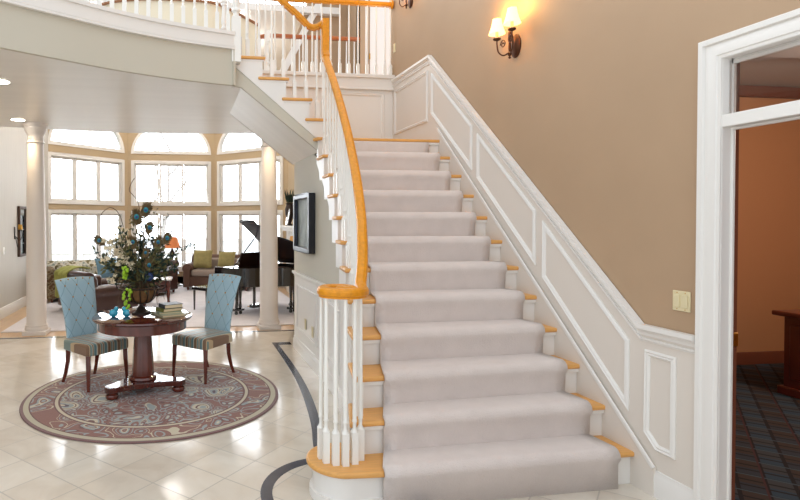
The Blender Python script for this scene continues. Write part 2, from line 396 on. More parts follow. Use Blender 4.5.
for k in range(49):
    a = R(96 + k*5.0); ra.append((.86+.45*cos(a+0), 2.86+.47*sin(a))); rb.append((.86+.385*cos(a), 2.86+.40*sin(a)))
struct(ribbon(ra, rb, -.005, .0027).build('trim_4', M['blackstone'], smooth=False), 'dark slate ring inlaid around the bottom step')

# ------------------------------------------------------------------ right wall, wainscot, door opening
mb = MB()
mb.box(WX, WX+.088, 2.30, BY+.14, 0, 5.4)              # beside the stairs
mb.box(WX, WX+.088, .6, 2.30, 2.27, 5.4)               # above the door
mb.box(WX, WX+.088, -.5, .6, 0, 5.4)
struct(mb.build('wall_right', M['tan'], smooth=False), 'tan painted wall above the staircase wainscot')
capline = [(2.372,.913),(2.704,.913),(5.342,3.178),(BY,3.178)]
wp = [(2.372,0),(2.60,0)] + [(Y1+.1, .19)] + [(5.1, 2.2),(BY,2.2),(BY,3.15),(5.33,3.15),(2.70,.89),(2.372,.89)]
mb = MB().prism(wp, WX-.012, WX+.0, 'x')
wains = struct(mb.build('trim_5', M['wains'], smooth=False), 'white painted wainscot panelling climbing beside the stairs')
prof = [(-.0,-.03),(.012,-.03),(.014,-.012),(.026,-.008),(.03,.0),(.04,.006),(.04,.03),(.0,.03)]
# side vector for a path along +Y with up z is +X, so mirror to project toward -X
cap_prof = [(-a, b) for a, b in prof]
MB().sweep(cap_prof, [(WX-.005,y,z-.028) for y, z in capline]).build('cap_rail', M['white'], wains, ang=.4)
MB().sweep([(-a*.4, b*.35) for a, b in prof], [(WX-.01,y,z-.082) for y, z in capline]).build('cap_bead', M['white'], wains)
def frame(pts, x=WX-.010, w=.034, mt=None, parent=wains):
    pr = [(0,-w/2),(-.009,-w/2),(-.018,-w/4),(-.012,0),(-.020,w/4),(-.010,w/2),(0,w/2)]
    # closed mitred frame: offset polygon rings
    n = len(pts); mb = MB(); rings = []
    P = [Vector(p) for p in pts]; c = sum(P, Vector((0,0)))/n
    for k, (dx, off) in enumerate([(0,0),(.009,0),(.016,.25),(.009,.45),(.014,.7),(.006,1),(0,1)]):
        ring = []
        for i in range(n):
            a, b, d = P[i-1], P[i], P[(i+1)%n]
            e1 = (b-a).normalized(); e2 = (d-b).normalized()
            n1 = Vector((-e1.y, e1.x)); n2 = Vector((-e2.y, e2.x))
            if n1.dot(c-b) < 0: n1 = -n1
            if n2.dot(c-b) < 0: n2 = -n2
            bis = (n1+n2); bis = bis/ max(.3, bis.dot(n1)) if bis.length > 1e-6 else n1
            q_ = b + bis*w*off
            ring.append((x-dx, q_.x, q_.y))
        rings.append(ring)
    vs = [v for r in rings for v in r]; m = len(rings)
    fs = [(k*n+i, k*n+(i+1)%n, (k+1)*n+(i+1)%n, (k+1)*n+i) for k in range(m-1) for i in range(n)]
    fs += [((m-1)*n+i, (m-1)*n+(i+1)%n, (i+1)%n, i) for i in range(n)]
    mb.add(vs, fs); return mb.build('panel_moulding', mt or M['white'], parent, ang=.35)
frame([(2.676,.779),(2.483,.779),(2.483,.249),(2.599,.249),(2.68,.325)])
frame([(3.548,1.485),(2.783,.805),(2.783,.399),(3.548,1.086)])
frame([(4.424,2.239),(3.626,1.561),(3.626,1.164),(4.424,1.852)])
frame([(5.31,2.99),(4.51,2.322),(4.51,1.925),(5.31,2.572)])
frame([(6.284,3.03),(5.395,3.04),(5.395,2.508),(6.284,2.509)])
# stepped skirt beside the stairs, flush board with a moulded top edge
sk = [(2.60,0),(2.60,.155),(2.995,.485),(3.788,1.174),(4.584,1.891),(5.16,2.41),(BY,2.41),(BY,0)]
MB().prism(sk, SK, WX-.005, 'x').build('skirt_board', M['wains'], wains, smooth=False)
MB().sweep([(0,-.012),(-.006,-.012),(-.010,0),(-.006,.012),(0,.014)], [(SK+.002,2.60,.0),(SK+.002,2.60,.155),(SK+.002,5.14,2.387)][1:]).build('skirt_moulding', M['white'], wains)
bb = [(0,0),(-.018,0),(-.018,.11),(-.012,.12),(-.010,.14),(0,.145)]
struct(MB().sweep(bb, [(WX-.008,2.372,0),(WX-.008,2.60,0)]).build('baseboard_right', M['white']))
# back wall of the landing and the wall under it
mb = MB().box(1.42, WX+.08, BY, BY+.12, 0, 3.06)
mb.box(.55, 1.42, BY, BY+.12, 2.765, 3.06)
struct(mb.build('wall_back', M['white'], smooth=False), 'white panelled wall behind the stair landing')
mb = MB().box(.52, WX, BY-.022, BY+.06, 3.06, 3.20); mb.box(.52, WX, BY-.045, BY+.08, 3.19, 3.235); mb.box(.52, WX, BY-.034, BY, 3.05, 3.075)
struct(mb.build('trim_6', M['white'], bevel=.006), 'white moulded ledge under the upper balustrade')
fr_b = frame([(2.41,3.02),(1.70,3.02),(1.70,2.42),(2.41,2.42)], x=0, w=.04, parent=None)
fr_b.name = 'trim_7'; fr_b.matrix_world = Matrix(((0,1,0,0),(1,0,0,BY+.001),(0,0,1,0),(0,0,0,1)))
struct(fr_b, 'picture frame moulding on the white landing wall')
# door casing, jamb, transom bar
mb = MB()
casprof = [(0,0),(0,-.018),(.018,-.026),(.03,-.018),(.06,-.014),(.085,-.02),(.10,-.012),(.10,0)]   # (outwards from inner edge reversed), depth
DI = 2.266
offs = [(0,.0),(0,.012),(.014,.014),(.018,.020),(.05,.024),(.072,.020),(.076,.034),(.096,.036),(.104,.026),(.104,.0)]
vs = []
for off, d in offs:
    vs += [(WX-d, DI+off, 0), (WX-d, DI+off, 2.252+off), (WX-d, .72-off, 2.252+off), (WX-d, .72-off, 0)]
k = len(offs); fs = []
for i in range(k-1):
    for j in range(3): fs.append((4*i+j, 4*i+j+1, 4*(i+1)+j+1, 4*(i+1)+j))
for j in range(3): fs.append((4*(k-1)+j, 4*(k-1)+j+1, j+1, j))
fs.append(tuple(4*i for i in range(k))); fs.append(tuple(4*i+3 for i in range(k)))
door = struct(MB().add(vs, fs).build('door_1', M['white'], ang=.4), 'white moulded doorway casing with a transom bar at the right edge')
mb = MB().box(WX-.004, WX+.045, 2.264, 2.302, 0, 2.265); mb.box(WX-.004, WX+.045, .718, .742, 0, 2.265); mb.box(WX-.004, WX+.045, .742, 2.264, 2.25, 2.267)
mb.build('jamb', M['white'], door, smooth=False)
MB().box(WX+.045, WX+.06, 2.255, 2.302, 0, 2.265).box(WX+.045, WX+.06, .72, 2.30, 2.225, 2.267).build('door_stop', M['white'], door, bevel=.003)
MB().box(WX+.06, WX+.09, 2.266, 2.302, 0, 2.265).box(WX+.06, WX+.09, .72, 2.30, 2.25, 2.267).build('inner_jamb', M['officebase'], door, smooth=False)
mb = MB().box(WX-.006, WX+.05, .72, 2.30, 1.925, 1.985); mb.box(WX+.05, WX+.07, .72, 2.30, 1.915, 1.99)
mb.build('transom_bar', M['white'], door, bevel=.004)
MB().box(WX+.061, WX+.092, 2.259, 2.267, .885, .95).build('strike_plate', M['gold'], door, bevel=.002)['label'] = 'brass strike plate'
MB().box(WX+.03, WX+.036, .74, 2.28, 1.99, 2.24).build('transom_glass', M['glass'], door, smooth=False)

# light switches
t = tag(empty('light_switch', (WX, 2.468, 1.073)), 'ivory double light switch plate beside the doorway casing', 'light switch')
MB().box(-.007, 0, -.05, .05, -.052, .052).build('plate', M['ivory'], t, bevel=.003)
for y in (-.023, .023): MB().box(-.013, -.004, y-.016, y+.016, -.032, .032).build('rocker', M['ivory'], t, bevel=.002)
for y in (-.023, .023):
    for z in (-.042, .042): MB().ball((-.007, y, z), .003, 8, 4).build('screw', M['gold'], t)

# ------------------------------------------------------------------ staircase
stair = tag(empty('staircase', (1.8, 2.7, 0)), 'white and oak staircase with beige carpet runner turning left at a landing', 'staircase')
def sb(mb, name, m_, **k):
    mb.xf(Matrix.Translation((-1.8,-2.7,0))); return mb.build(name, m_, stair, **k)
# riser carcass of the lower flight (solid white body)
def body_left(y): return XL(y)+.02
for i in range(1, 13):
    y0f = lambda x: nose_y(i, x)+.028
    ztop = RS*i-.03; z0 = RS*(i-1)-.03 if i > 1 else 0
    if i == 1: xl = .87
    else: xl = XL(YN(i)+.05)+.035
    xr = SK+.008
    y1 = YN(i+1)+.06 if i < 12 else YN(12)+.08
    mb = MB().add([(xl,y0f(xl),z0),(xr,y0f(xr),z0),(xr,y1,z0),(xl,y1,z0),(xl,y0f(xl),ztop),(xr,y0f(xr),ztop),(xr,y1,ztop),(xl,y1,ztop)],
                  [(0,3,2,1),(4,5,6,7),(0,1,5,4),(1,2,6,5),(2,3,7,6),(3,0,4,7)])
    if i == 1:   # round starting step
        pts = [(.87+.175*cos(a), 2.875+.175*sin(a)) for a in [R(d) for d in range(90, 271, 12)]]
        mb = MB().prism([(xr, y0f(xr)), (xr, 3.0)] + [(1.1,3.05)] + pts + [(1.0, y0f(1.0))], 0, ztop)
        sb(mb, 'riser', M['white'], ang=.5)
        fl = [(.87+.19*cos(a), 2.875+.19*sin(a)) for a in [R(d) for d in range(95, 265, 10)]]
        sb(MB().prism([(2.40,y0f(2.4)-.0),(2.40,y0f(2.4)+.1),(1.1,3.04)] + fl + [(1.01, y0f(1.01)-.014),(2.40, y0f(2.4)-.014)], 0, .045), 'base_shoe', M['white'], ang=.5)
    else: sb(mb, 'riser', M['white'], smooth=False)
    # scotia under the nosing
    if i > 1:
        x0 = xl
        sb(MB().add([(x0,y0f(x0)-.016,ztop-.022),(xr,y0f(xr)-.016,ztop-.022),(xr,y0f(xr)+.01,ztop-.022),(x0,y0f(x0)+.01,ztop-.022),(x0,y0f(x0)-.02,ztop),(xr,y0f(xr)-.02,ztop),(xr,y0f(xr)+.01,ztop),(x0,y0f(x0)+.01,ztop)],
                  [(0,3,2,1),(4,5,6,7),(0,1,5,4),(1,2,6,5),(2,3,7,6),(3,0,4,7)]), 'scotia', M['white'], smooth=False)
    # tread
    if i == 1:
        pts = [(.87+.205*cos(a), 2.89+.205*sin(a)) for a in [R(d) for d in range(80, 261, 8)]]
        poly = [(xr, nose_y(1, xr)), (xr, YN(2)+.05), (1.05, 3.03), (.96,3.07)] + pts + [(1.0, nose_y(1,1.0)-.004)]
        sb(MB().prism(poly, ztop, RS), 'tread', M['oak'], bevel=.011, seg=3, ang=.6)
    elif i < 12:
        xa, xb = XL(YN(i)), XL(YN(i+1)+.03)
        poly = [(xr, nose_y(i, xr)), (xr, YN(i+1)+.05), (xb-.0, YN(i+1)+.045), (xa, nose_y(i, xa))]
        sb(MB().prism(poly, ztop, RS*i), 'tread', M['oak'], bevel=.011, seg=3)
    else:
        poly = [(xr, YN(12)), (xr, BY), (1.24, BY), (1.24, 5.2), (XL(YN(12)), YN(12))]
        sb(MB().prism(poly, ztop, RS*i), 'landing', M['oak'], bevel=.011, seg=3)['label'] = 'oak landing at the top of the lower flight'
# curved outer stringer (thin zigzag board) of the lower flight
def zbot(y): return .19+.883*(y-Y1)-.33
ys = []
for i in range(2, 12):
    a = YN(i)+.03; b = YN(i+1)+.03
    for k in range(5): ys.append((a+(b-a)*k/4, RS*i-.03))
ys += [(YN(12)+.03, RS*12-.03), (5.19, RS*12-.03), (5.19, RS*12-.03)]
mb = MB(); vs = []
for (y, zt) in ys:
    x = XL(y)+.018; zb = max(0, zbot(y)); vs += [(x,y,zb),(x+.03,y,zb),(x,y,zt),(x+.03,y,zt)]
n = len(ys); fs = [(0,1,3,2),(4*n-4,4*n-2,4*n-1,4*n-3)]
for i in range(n-1):
    a = 4*i; b = a+4; fs += [(a,b,b+1,a+1),(a+2,a+3,b+3,b+2),(a,a+2,b+2,b),(a+1,b+1,b+3,a+3)]
mb.add(vs, fs); sb(mb, 'stringer', M['white'], ang=.5)
# upper flight
XN = {13:1.467, 14:1.237, 15:1.009, 16:.781, 17:.553}; UF = 5.18
for i in range(13, 17):
    xr_, xl_ = XN[i], XN[i+1]; zt = RS*i-.028
    sb(MB().box(xl_-.02, xr_-.028, UF, BY, RS*(i-1)-.03, zt), 'riser', M['white'], smooth=False)
    sb(MB().box(xl_-.07, xr_, UF-.03, BY, zt, RS*i), 'tread', M['oak'], bevel=.01, seg=3)
    sb(MB().box(xl_-.05, xr_-.012, UF-.015, UF, zt-.02, zt).box(xr_-.03, xr_-.012, UF-.015, BY, zt-.02, zt), 'scotia', M['white'], bevel=.004)
sb(MB().box(XN[17]-.06, XN[17]-.028, UF, BY, RS*16-.03, FL), 'riser', M['white'], smooth=False)
poly = [(.47,2.955),(1.299,2.262),(1.299,RS*12),(1.439,RS*12),(1.439,2.44)]
for i in (14,15,16): poly += [(XN[i]-.028+.0, RS*(i-1)-.028),(XN[i]-.028, RS*i-.028)]
poly += [(XN[17]-.028, RS*16-.028),(XN[17]-.028, FL),(.47,FL)]
sb(MB().prism(poly, UF-.012, UF+.02, 'y'), 'stringer', M['white'], smooth=False)['label'] = 'white zigzag stringer of the upper flight'

# stair runner carpet
cl = {1:1.022,2:1.096,3:1.167,4:1.234,5:1.29,6:1.333,7:1.37,8:1.40,9:1.415,10:1.42,11:1.42,12:1.42}
vs = []; xr = 2.385; T = .014; rows = []
for i in range(1, 13):
    xl = cl[i]; zb = RS*(i-1)
    rows.append((i, xl, .006-.0, zb + (0.0 if i == 1 else T), True)) # riser bottom
    rows.append((i, xl, .006, RS*i-.045, True))
    for a in (0, 30, 60, 90):
        if i == 12: continue
        rows.append((i, xl, -(T+.004)+ (.02)*(1-cos(R(a))), RS*i-.008-.022+.0+ (T+.03)*sin(R(a)) , False)) if False else rows.append((i, xl, -.014+.03*(1-cos(R(a))), RS*i-.018+(.018+T)*sin(R(a)), False))
rows.append((12, 1.42, .006, RS*12-.032, True))
mb = MB(); NX = 14; vs = []
for (i, xl, dy, z, rz) in rows:
    nxt = cl.get(i+1, xl)
    for k in range(NX+1):
        x = xl + (xr-xl)*k/NX
        vs.append((x, nose_y(i, x)+dy, z))
fs = [(r*(NX+1)+k, r*(NX+1)+k+1, (r+1)*(NX+1)+k+1, (r+1)*(NX+1)+k) for r in range(len(rows)-1) for k in range(NX)]
mb.add(vs, fs)
ro = sb(mb, 'stair_runner', M['runner'], ang=1.3); ro['label'] = 'beige carpet runner'
sd = ro.modifiers.new('thick', 'SOLIDIFY'); sd.thickness = .02; sd.offset = -1 

# balusters
bcache = {}
def baluster_mb(h, blk=.17, w=.034):
    mb = MB().box(-w/2, w/2, -w/2, w/2, 0, blk)
    mb.lathe([(w*.62,blk-.001),(w*.30,blk+.02),(w*.30,blk+.05),(w*.40,blk+.055),(w*.40,blk+.062),(w*.32,blk+.068),(w*.36,blk+.10),(w*.34,blk+(h-blk)*.4),(w*.26,h)], (0,0,0), 10)
    return mb
def baluster(x, y, z, ztop, parent, off=(0,0,0), blk=.17, w=.034, rz=0, name='baluster'):
    h = round(ztop-z, 2); key = (h, blk, w)
    if key not in bcache:
        o = baluster_mb(h, blk, w).build(name, M['balw'], parent, ang=.6); bcache[key] = o
        o.location = (x-off[0], y-off[1], z-off[2]); o.rotation_euler = (0,0,rz); return o
    s_ = bcache[key]; o = s_.copy(); col.objects.link(o); o.name = name; o.parent = parent; o.location = (x-off[0], y-off[1], z-off[2]); o.rotation_euler = (0,0,rz); return o
SO = (1.8,2.7,0)
rail = [(1.035,3.02,1.245),(1.052,3.12,1.335),(1.075,3.20,1.41),(1.11,3.325,1.52),(1.165,3.57,1.737),(1.222,3.897,2.025),(1.256,4.15,2.25),(1.286,4.42,2.487),(1.308,4.70,2.735),(1.322,4.943,2.949),(1.33,5.02,3.02)]
def rail_at(y):
    for a, b in zip(rail, rail[1:]):
        if y <= b[1]:
            t = (y-a[1])/(b[1]-a[1]); return (a[0]+t*(b[0]-a[0]), a[2]+t*(b[2]-a[2]))
    return (rail[-1][0], rail[-1][2])
for i in range(2, 12):
    for dy in (.045, .155):
        y = YN(i)+dy
        if i == 2 and dy > .1: pass
        rx, rz_ = rail_at(y); x = XL(y)+.055
        if i == 2: x = .99 if dy < .1 else 1.02
        baluster(x, y, RS*i, (1.13 if (i == 2 and dy < .1) else rz_-.02), stair, SO)
for (x, y) in [(.744,2.875),(.757,2.818),(.800,2.784),(.849,2.769),(.904,2.785),(.95,2.825)]:
    baluster(x, y+.02, RS, 1.09, stair, SO)
for i, xs in {13:(1.355,1.295), 14:(1.184,1.071), 15:(.961,.849), 16:(.727,.616)}.items():
    for x in xs:
        zt = 3.37 if x > 1.2 else 3.375 + (1.215-x)*.80
        baluster(x, 5.215, RS*i, zt-.01, stair, SO)
# handrail of the lower flight: volute, rake, gooseneck
rp = [(-.030,-.012),(-.032,.006),(-.026,.02),(-.012,.028),(.012,.028),(.026,.02),(.032,.006),(.030,-.012),(.022,-.018),(.022,-.028),(-.022,-.028),(-.022,-.018)]
path = []
vc = (.862,2.905)
path = []
A0 = -360.0; steps_ = 52     # angles run upward (anticlockwise) so the rail leaves at angle 0 heading +Y
for k in range(steps_+1):
    t = k/steps_; a = R(A0 - 90 + (450)*t); rad_ = .03 + .086*min(1, t*1.5)
    path.append((vc[0]+rad_*cos(a), vc[1]+rad_*sin(a), 1.10))
tail = cat([path[-1], (.99,2.965,1.125), (1.015,3.02,1.19), (1.045,3.10,1.29)] + rail[2:], 60)
path = path[:-1] + [tuple(p) for p in tail]
mb = MB().sweep(rp, path)
mb.lathe([(.03,-.028),(.036,-.01),(.036,.014),(.024,.027)], (vc[0],vc[1],1.10), 16)
gn = [(1.328,5.0,3.0),(1.334,5.045,3.045),(1.338,5.075,3.09),(1.342,5.09,3.16),(1.345,5.095,3.40)]
gp_ = []
for j, (x, y, z) in enumerate(gn):
    w_ = .031; d = .03
    if j < 2: gp_ += [(x-w_,y+.02,z-.03),(x+w_,y+.02,z-.03),(x+w_,y-.02,z+.03),(x-w_,y-.02,z+.03)]
    else: gp_ += [(x-w_,y+d,z-(.01 if j == 2 else 0)),(x+w_,y+d,z-(.01 if j == 2 else 0)),(x+w_,y-d,z),(x-w_,y-d,z)]
n = len(gn); mb.add(gp_, [(0,1,2,3)] + [(4*j+k, 4*j+(k+1)%4, 4*j+4+(k+1)%4, 4*j+4+k) for j in range(n-1) for k in range(4)] + [tuple(4*n-4+k for k in range(4))])
sb(mb, 'handrail', M['oakrail'], ang=.5)['label'] = 'amber oak handrail spiralling into a volute'
up = cat([(1.35,5.13,3.385),(1.30,5.19,3.362),(1.25,5.215,3.358),(1.205,5.215,3.375),(1.152,5.215,3.425),(1.073,5.215,3.495),(.975,5.215,3.575),(.78,5.215,3.74),(.62,5.19,3.90),(.52,5.13,4.02)], 50)
sb(MB().sweep(rp, up), 'handrail', M['oakrail'], ang=.5)['label'] = 'oak handrail of the upper flight'
# newel at the top
def newel(name, x, y, z, h, parent, off=(0,0,0), w=.085):
    mb = MB().box(-w/2, w/2, -w/2, w/2, 0, .42)
    mb.lathe([(w*.5,.42),(w*.3,.44),(w*.3,.46),(w*.5,.475),(w*.5,.49),(w*.32,.51),(w*.45,.56),(w*.3,.7),(w*.3,.74),(w*.48,.75),(w*.48,.765),(w*.4,.78)], (0,0,0), 16)
    mb.box(-w/2, w/2, -w/2, w/2, .78, h)
    o = mb.build(name, M['balw'], parent, bevel=.002, ang=.5); o.location = (x-off[0], y-off[1], z-off[2]); return o
newel('newel_post', .496, 5.12, FL-.27, 1.22, stair, SO)

# stair side wall with wainscot, curving under the stringer
def wall_x(y): return XL(y)+.038
ysw = [3.15+ .1*k for k in range(20)] + [5.16, 5.4, 5.7, 6.0, 6.36]
vs = []
for y in ysw:
    zt = (zbot(y)+.05) if y <= 5.16 else 2.17
    if y > 5.16: zt = 2.16
    x = wall_x(y); vs += [(x,y,0),(x+.1,y,0),(x,y,zt),(x+.1,y,zt)]
n = len(ysw); fs = [(0,1,3,2),(4*n-4,4*n-2,4*n-1,4*n-3)]
for i in range(n-1):
    a = 4*i; b = a+4; fs += [(a,b,b+1,a+1),(a+2,a+3,b+3,b+2),(a,a+2,b+2,b),(a+1,b+1,b+3,a+3)]
struct(MB().add(vs, fs).build('wall_left', M['greige'], ang=.5), 'greige curved wall under the staircase')
bpy.data.objects['wall_left'].name = 'wall_stair'
wy = [y for y in ysw]
lo = [(wall_x(y), y) for y in wy if zbot(y) > .0 or True]
def wallsweep(name, prof_, z, mt, ymin, ymax, parent=None, zf=None):
    pts = [(wall_x(y)-.004, y, z) for y in [ymin + (ymax-ymin)*k/24 for k in range(25)]]
    return MB().sweep([(-a, b) for a, b in prof_], pts).build(name, mt, parent, ang=.4)
wn2 = []
yy = [3.3 + 3.0*k/30 for k in range(31)]; vs = []
for y in yy:
    x = wall_x(y)-.006; zt = min(.89, zbot(y)+.03); vs += [(x,y,0),(x+.01,y,0),(x,y,max(.02,zt)),(x+.01,y,max(.02,zt))]
n = len(yy); fs = [(0,1,3,2),(4*n-4,4*n-2,4*n-1,4*n-3)]
for i in range(n-1):
    a = 4*i; b = a+4; fs += [(a,b,b+1,a+1),(a+2,a+3,b+3,b+2),(a,a+2,b+2,b),(a+1,b+1,b+3,a+3)]
wst = struct(MB().add(vs, fs).build('trim_8', M['white'], ang=.5), 'white wainscot on the curved wall under the stairs')
MB().sweep([(-a*.9, b) for a, b in prof], [(wall_x(y)-.004, y, .872) for y in [3.92+2.38*k/24 for k in range(25)]]).build('cap_rail', M['white'], wst, ang=.4)
def curved_panel(y0, y1, z0, z1):
    mb = MB(); w_ = .035; N = 10
    def strip(a, b, za, zb_):
        pts = []; 
        for k in range(N+1):
            y = a+(b-a)*k/N; x = wall_x(y)-.006; pts += [(x,y,za),(x-.014,y,za+.006),(x-.014,y,zb_-.006),(x,y,zb_)]
        fs = [(0,1,2,3),(4*N,4*N+3,4*N+2,4*N+1)]
        for k in range(N):
            for j in range(3): fs.append((4*k+j,4*k+j+1,4*k+4+j+1,4*k+4+j))
        mb.add(pts, fs)
    strip(y0+.017, y1-.017, z0+.001, z0+w_); strip(y0+.017, y1-.017, z1-w_, z1-.001); strip(y0, y0+w_, z0, z1); strip(y1-w_, y1, z0, z1)
    mb.build('panel_moulding', M['white'], wst, ang=.5)
curved_panel(5.22, 6.16, .24, .76); curved_panel(4.25, 5.08, .24, .76)
struct(MB().sweep([(-a*1.2, b) for a, b in [(0,0),(.018,0),(.018,.10),(.012,.115),(.010,.14),(0,.145)]], [(wall_x(y)-.004, y, 0) for y in [3.5+2.8*k/28 for k in range(29)]]).build('baseboard_left', M['white'], ang=.4))
for (y, z, lab) in [(5.70,.38,'ivory wall outlet plate nearer the column on the stair wainscot'),(5.38,.36,'ivory wall outlet plate nearer the volute on the stair wainscot')]:
    o = tag(empty('wall_outlet', (wall_x(y)-.012, y, z)), lab, 'outlet')
    MB().box(-.006, .0, -.034, .034, -.055, .055).build('plate', M['ivory'], o, bevel=.002)
    MB().box(-.009, -.005, -.014, .014, -.038, -.008).box(-.009, -.005, -.014, .014, .008, .038).build('socket', M['ivory'], o, bevel=.002)
# framed picture on the stair wall
t = tag(empty('framed_picture', (wall_x(5.7), 5.70, 1.457)), 'dark navy deep framed picture hanging on the curved stair wall', 'picture')
mb = MB().box(-.07, -.004, -.39, -.33, -.305, .305).box(-.07, -.004, .33, .39, -.305, .305).box(-.07, -.004, -.33, .33, -.305, -.255).box(-.07, -.004, -.33, .33, .255, .305)
mb.build('frame', M['black'], t, bevel=.008)
DBF = mat('dark_blue_frame', (40,50,72), .4)
MB().box(-.055, -.045, -.335, -.29, -.26, .26).build('fillet', DBF, t, bevel=.004)
MB().box(-.055, -.045, .29, .335, -.26, .26).build('fillet', DBF, t, bevel=.004)
MB().box(-.03, -.01, -.33, .33, -.26, .26).build('print', M['art'], t)

# soffit under the upper flight and drywall band of its front
z_a, z_b = 2.745, 2.155
mb = MB().add([(.55,UF+.0,z_a),(1.31,UF+.0,z_b),(1.31,BY+.12,z_b),(.55,BY+.12,z_a),(.55,UF,z_a+.05),(1.31,UF,z_b+.05),(1.31,BY+.12,z_b+.05),(.55,BY+.12,z_a+.05)],
              [(0,3,2,1),(4,5,6,7),(0,1,5,4),(1,2,6,5),(2,3,7,6),(3,0,4,7)])
struct(mb.build('ceiling', M['ceiling'], smooth=False), 'sloping plaster soffit under the upper flight of stairs')
mb = MB().prism([(.46,2.76),(.55,z_a),(1.305,z_b),(1.305,2.29),(.46,3.0)], UF-.004, UF+.03, 'y'); struct(mb.build('trim_9', M['greige'], smooth=False), 'greige plaster band under the upper stringer')
mb = MB().prism([(.55,z_a),(1.31,z_b),(1.31,2.4),(.55,2.9)], BY+.08, BY+.12, 'y'); struct(mb.build('wall_landing', M['greige'], smooth=False))

# ------------------------------------------------------------------ upper floor slab with curved balcony edge
edge = cat([(-3.4,2.2),(-2.7,2.95),(-2.15,3.50),(-1.70,3.92),(-1.31,4.225),(-.945,4.47),(-.518,4.735),(-.022,4.96),(.44,5.10),(.455,5.10)], 54)
edge = [(p.x, p.y) for p in edge]
far = [(2.66,7.95),(1.4,7.82),(.6,7.95),(-.1,8.06),(-.75,8.09),(-1.3,8.03),(-1.8,7.93),(-2.3,7.80),(-2.9,7.65)]
slab = edge + [(.46,5.20),(.56,5.20),(.56,BY+.02),(2.66,BY+.02)] + far + [(-3.4,7.6)]
struct(MB().prism([(x, y+.02) if i < len(edge)-1 else (x, y) for i, (x, y) in enumerate(slab)], CZ, FL-.01).build('ceiling', M['ceiling'], smooth=False), 'pale plaster ceiling under the upper hallway')
struct(MB().prism([(x, y+.03) if i < len(edge) else (x, y-.02 if y > 7 else y) for i, (x, y) in enumerate(slab)], FL-.012, FL).build('floor', M['livcarpet'], smooth=False), 'upper hallway floor')
def along(edge_, off):
    out = []
    for i, p in enumerate(edge_):
        a = Vector(edge_[max(i-1,0)]); b = Vector(edge_[min(i+1,len(edge_)-1)]); t = (b-a).normalized(); n_ = Vector((t.y,-t.x)); out.append((p[0]+n_.x*off, p[1]+n_.y*off))
    return out
e0 = along(edge[:-2], 0); e1 = along(edge[:-2], .012); e2 = along(edge[:-2], -.03)
struct(ribbon(along(edge[:-1], .008), along(edge[:-1], -.03), CZ-.001, 3.08).build('wall_balcony', M['greige'], ang=.5), 'curved greige band under the balcony')
mb = MB()
for off, za, zb_ in ((.03,3.075,3.215),(.042,3.07,3.09),(.035,3.095,3.11),(.045,3.20,3.232)):
    r_ = ribbon(along(edge[:-2], off), along(edge[:-2], -.02), za, zb_); mb.add(r_.v, r_.f)
struct(mb.build('trim_10', M['white'], ang=.5), 'white curved balcony fascia')
# balcony balustrade
bal = tag(empty('balcony_balustrade', (-.5, 4.7, FL)), 'white balustrade along the curved balcony edge at upper left', 'balustrade')
pl = along(edge[:-2], -.02); acc = 0; last = None; pos = []
for a, b in zip(pl[::-1], pl[::-1][1:]):
    a = Vector(a); b = Vector(b); L = (b-a).length; s_ = 0
    while acc + (L - s_) >= .108:
        s_ += .108-acc; acc = 0; p = a + (b-a)*(s_/L); pos.append((p.x, p.y))
    acc += L - s_
for (x, y) in pos[:26]: baluster(x, y, FL, FL+.84, bal, (-.5,4.7,FL), blk=.17)
MB().sweep(rp, [(x+.5, y-4.7, .86) for x, y in pl]).build('handrail', M['oakrail'], bal, ang=.5)
# back balustrade over the landing
bk = tag(empty('landing_balustrade', (1.5, BY, FL)), 'white balustrade with oak rail above the panelled landing wall', 'balustrade')
x = 2.495; xs = [2.495, 2.426]
while xs[-1] > .62: xs.append(xs[-1]-.1125)
for x in xs: baluster(x, BY+.02, FL, 4.07, bk, (1.5,BY,FL), blk=.13, w=.033)
MB().sweep(rp, [(.42-1.5, .02, .865), (2.50-1.5, .02, .865)]).build('handrail', M['oakrail'], bk, ang=.5)
MB().lathe([(.05,-.012),(.055,0),(.05,.012)], (0,0,0), 20).xf(Matrix.Translation((1.005,.02,.865)) @ Matrix.Rotation(pi/2, 4, 'Y')).build('rosette', M['oakrail'], bk)
newel('newel_post', .48, BY+.03, FL, 1.0, bk, (1.5,BY,FL), w=.08)
# far balustrade over the living room
fb = tag(empty('hallway_balustrade', (1.8, 7.72, FL)), 'far oak railed balustrade overlooking the living room, seen between balusters', 'balustrade')
for k in range(11): baluster(1.30+.115*k, 7.66, FL, 4.06, fb, (1.8,7.72,FL), blk=.13, w=.028)
MB().sweep(rp, [(1.187-1.8,-.03,.87),(2.53-1.8,-.06,.87)]).sweep(rp, [(.70-1.8,.36,.86),(1.187-1.8,-.03,.87)]).build('handrail', mat('red_oak_rail', (168,88,30), .3, coat=.3), fb, ang=.5)
newel('newel_post', 1.187, 7.69, FL, .93, fb, (1.8,7.72,FL), w=.07)
for k in range(3): baluster(1.10-.115*k, 7.78+.085*k, FL, 4.05, fb, (1.8,7.72,FL), blk=.13, w=.028)
# curved half wall with a thin wooden cap
hw = cat([(-1.9,7.75),(-1.5,7.5),(-1.101,7.149),(-.817,6.93),(-.4,6.79),(.1,6.76),(.411,6.82),(.72,7.13),(1.03,7.49)], 48)
hw = [(p.x, p.y) for p in hw]
struct(ribbon(hw, along(hw, -.1), FL, 4.15).build('wall_hall', M['cream'], ang=.5), 'cream curved half wall of the upper hall')
struct(ribbon(along(hw, .03), along(hw, -.13), 4.15, 4.172).build('trim_11', mat('thin_wood_cap', (150,96,54), .4), ang=.5), 'thin brown wood cap on the cream half wall')
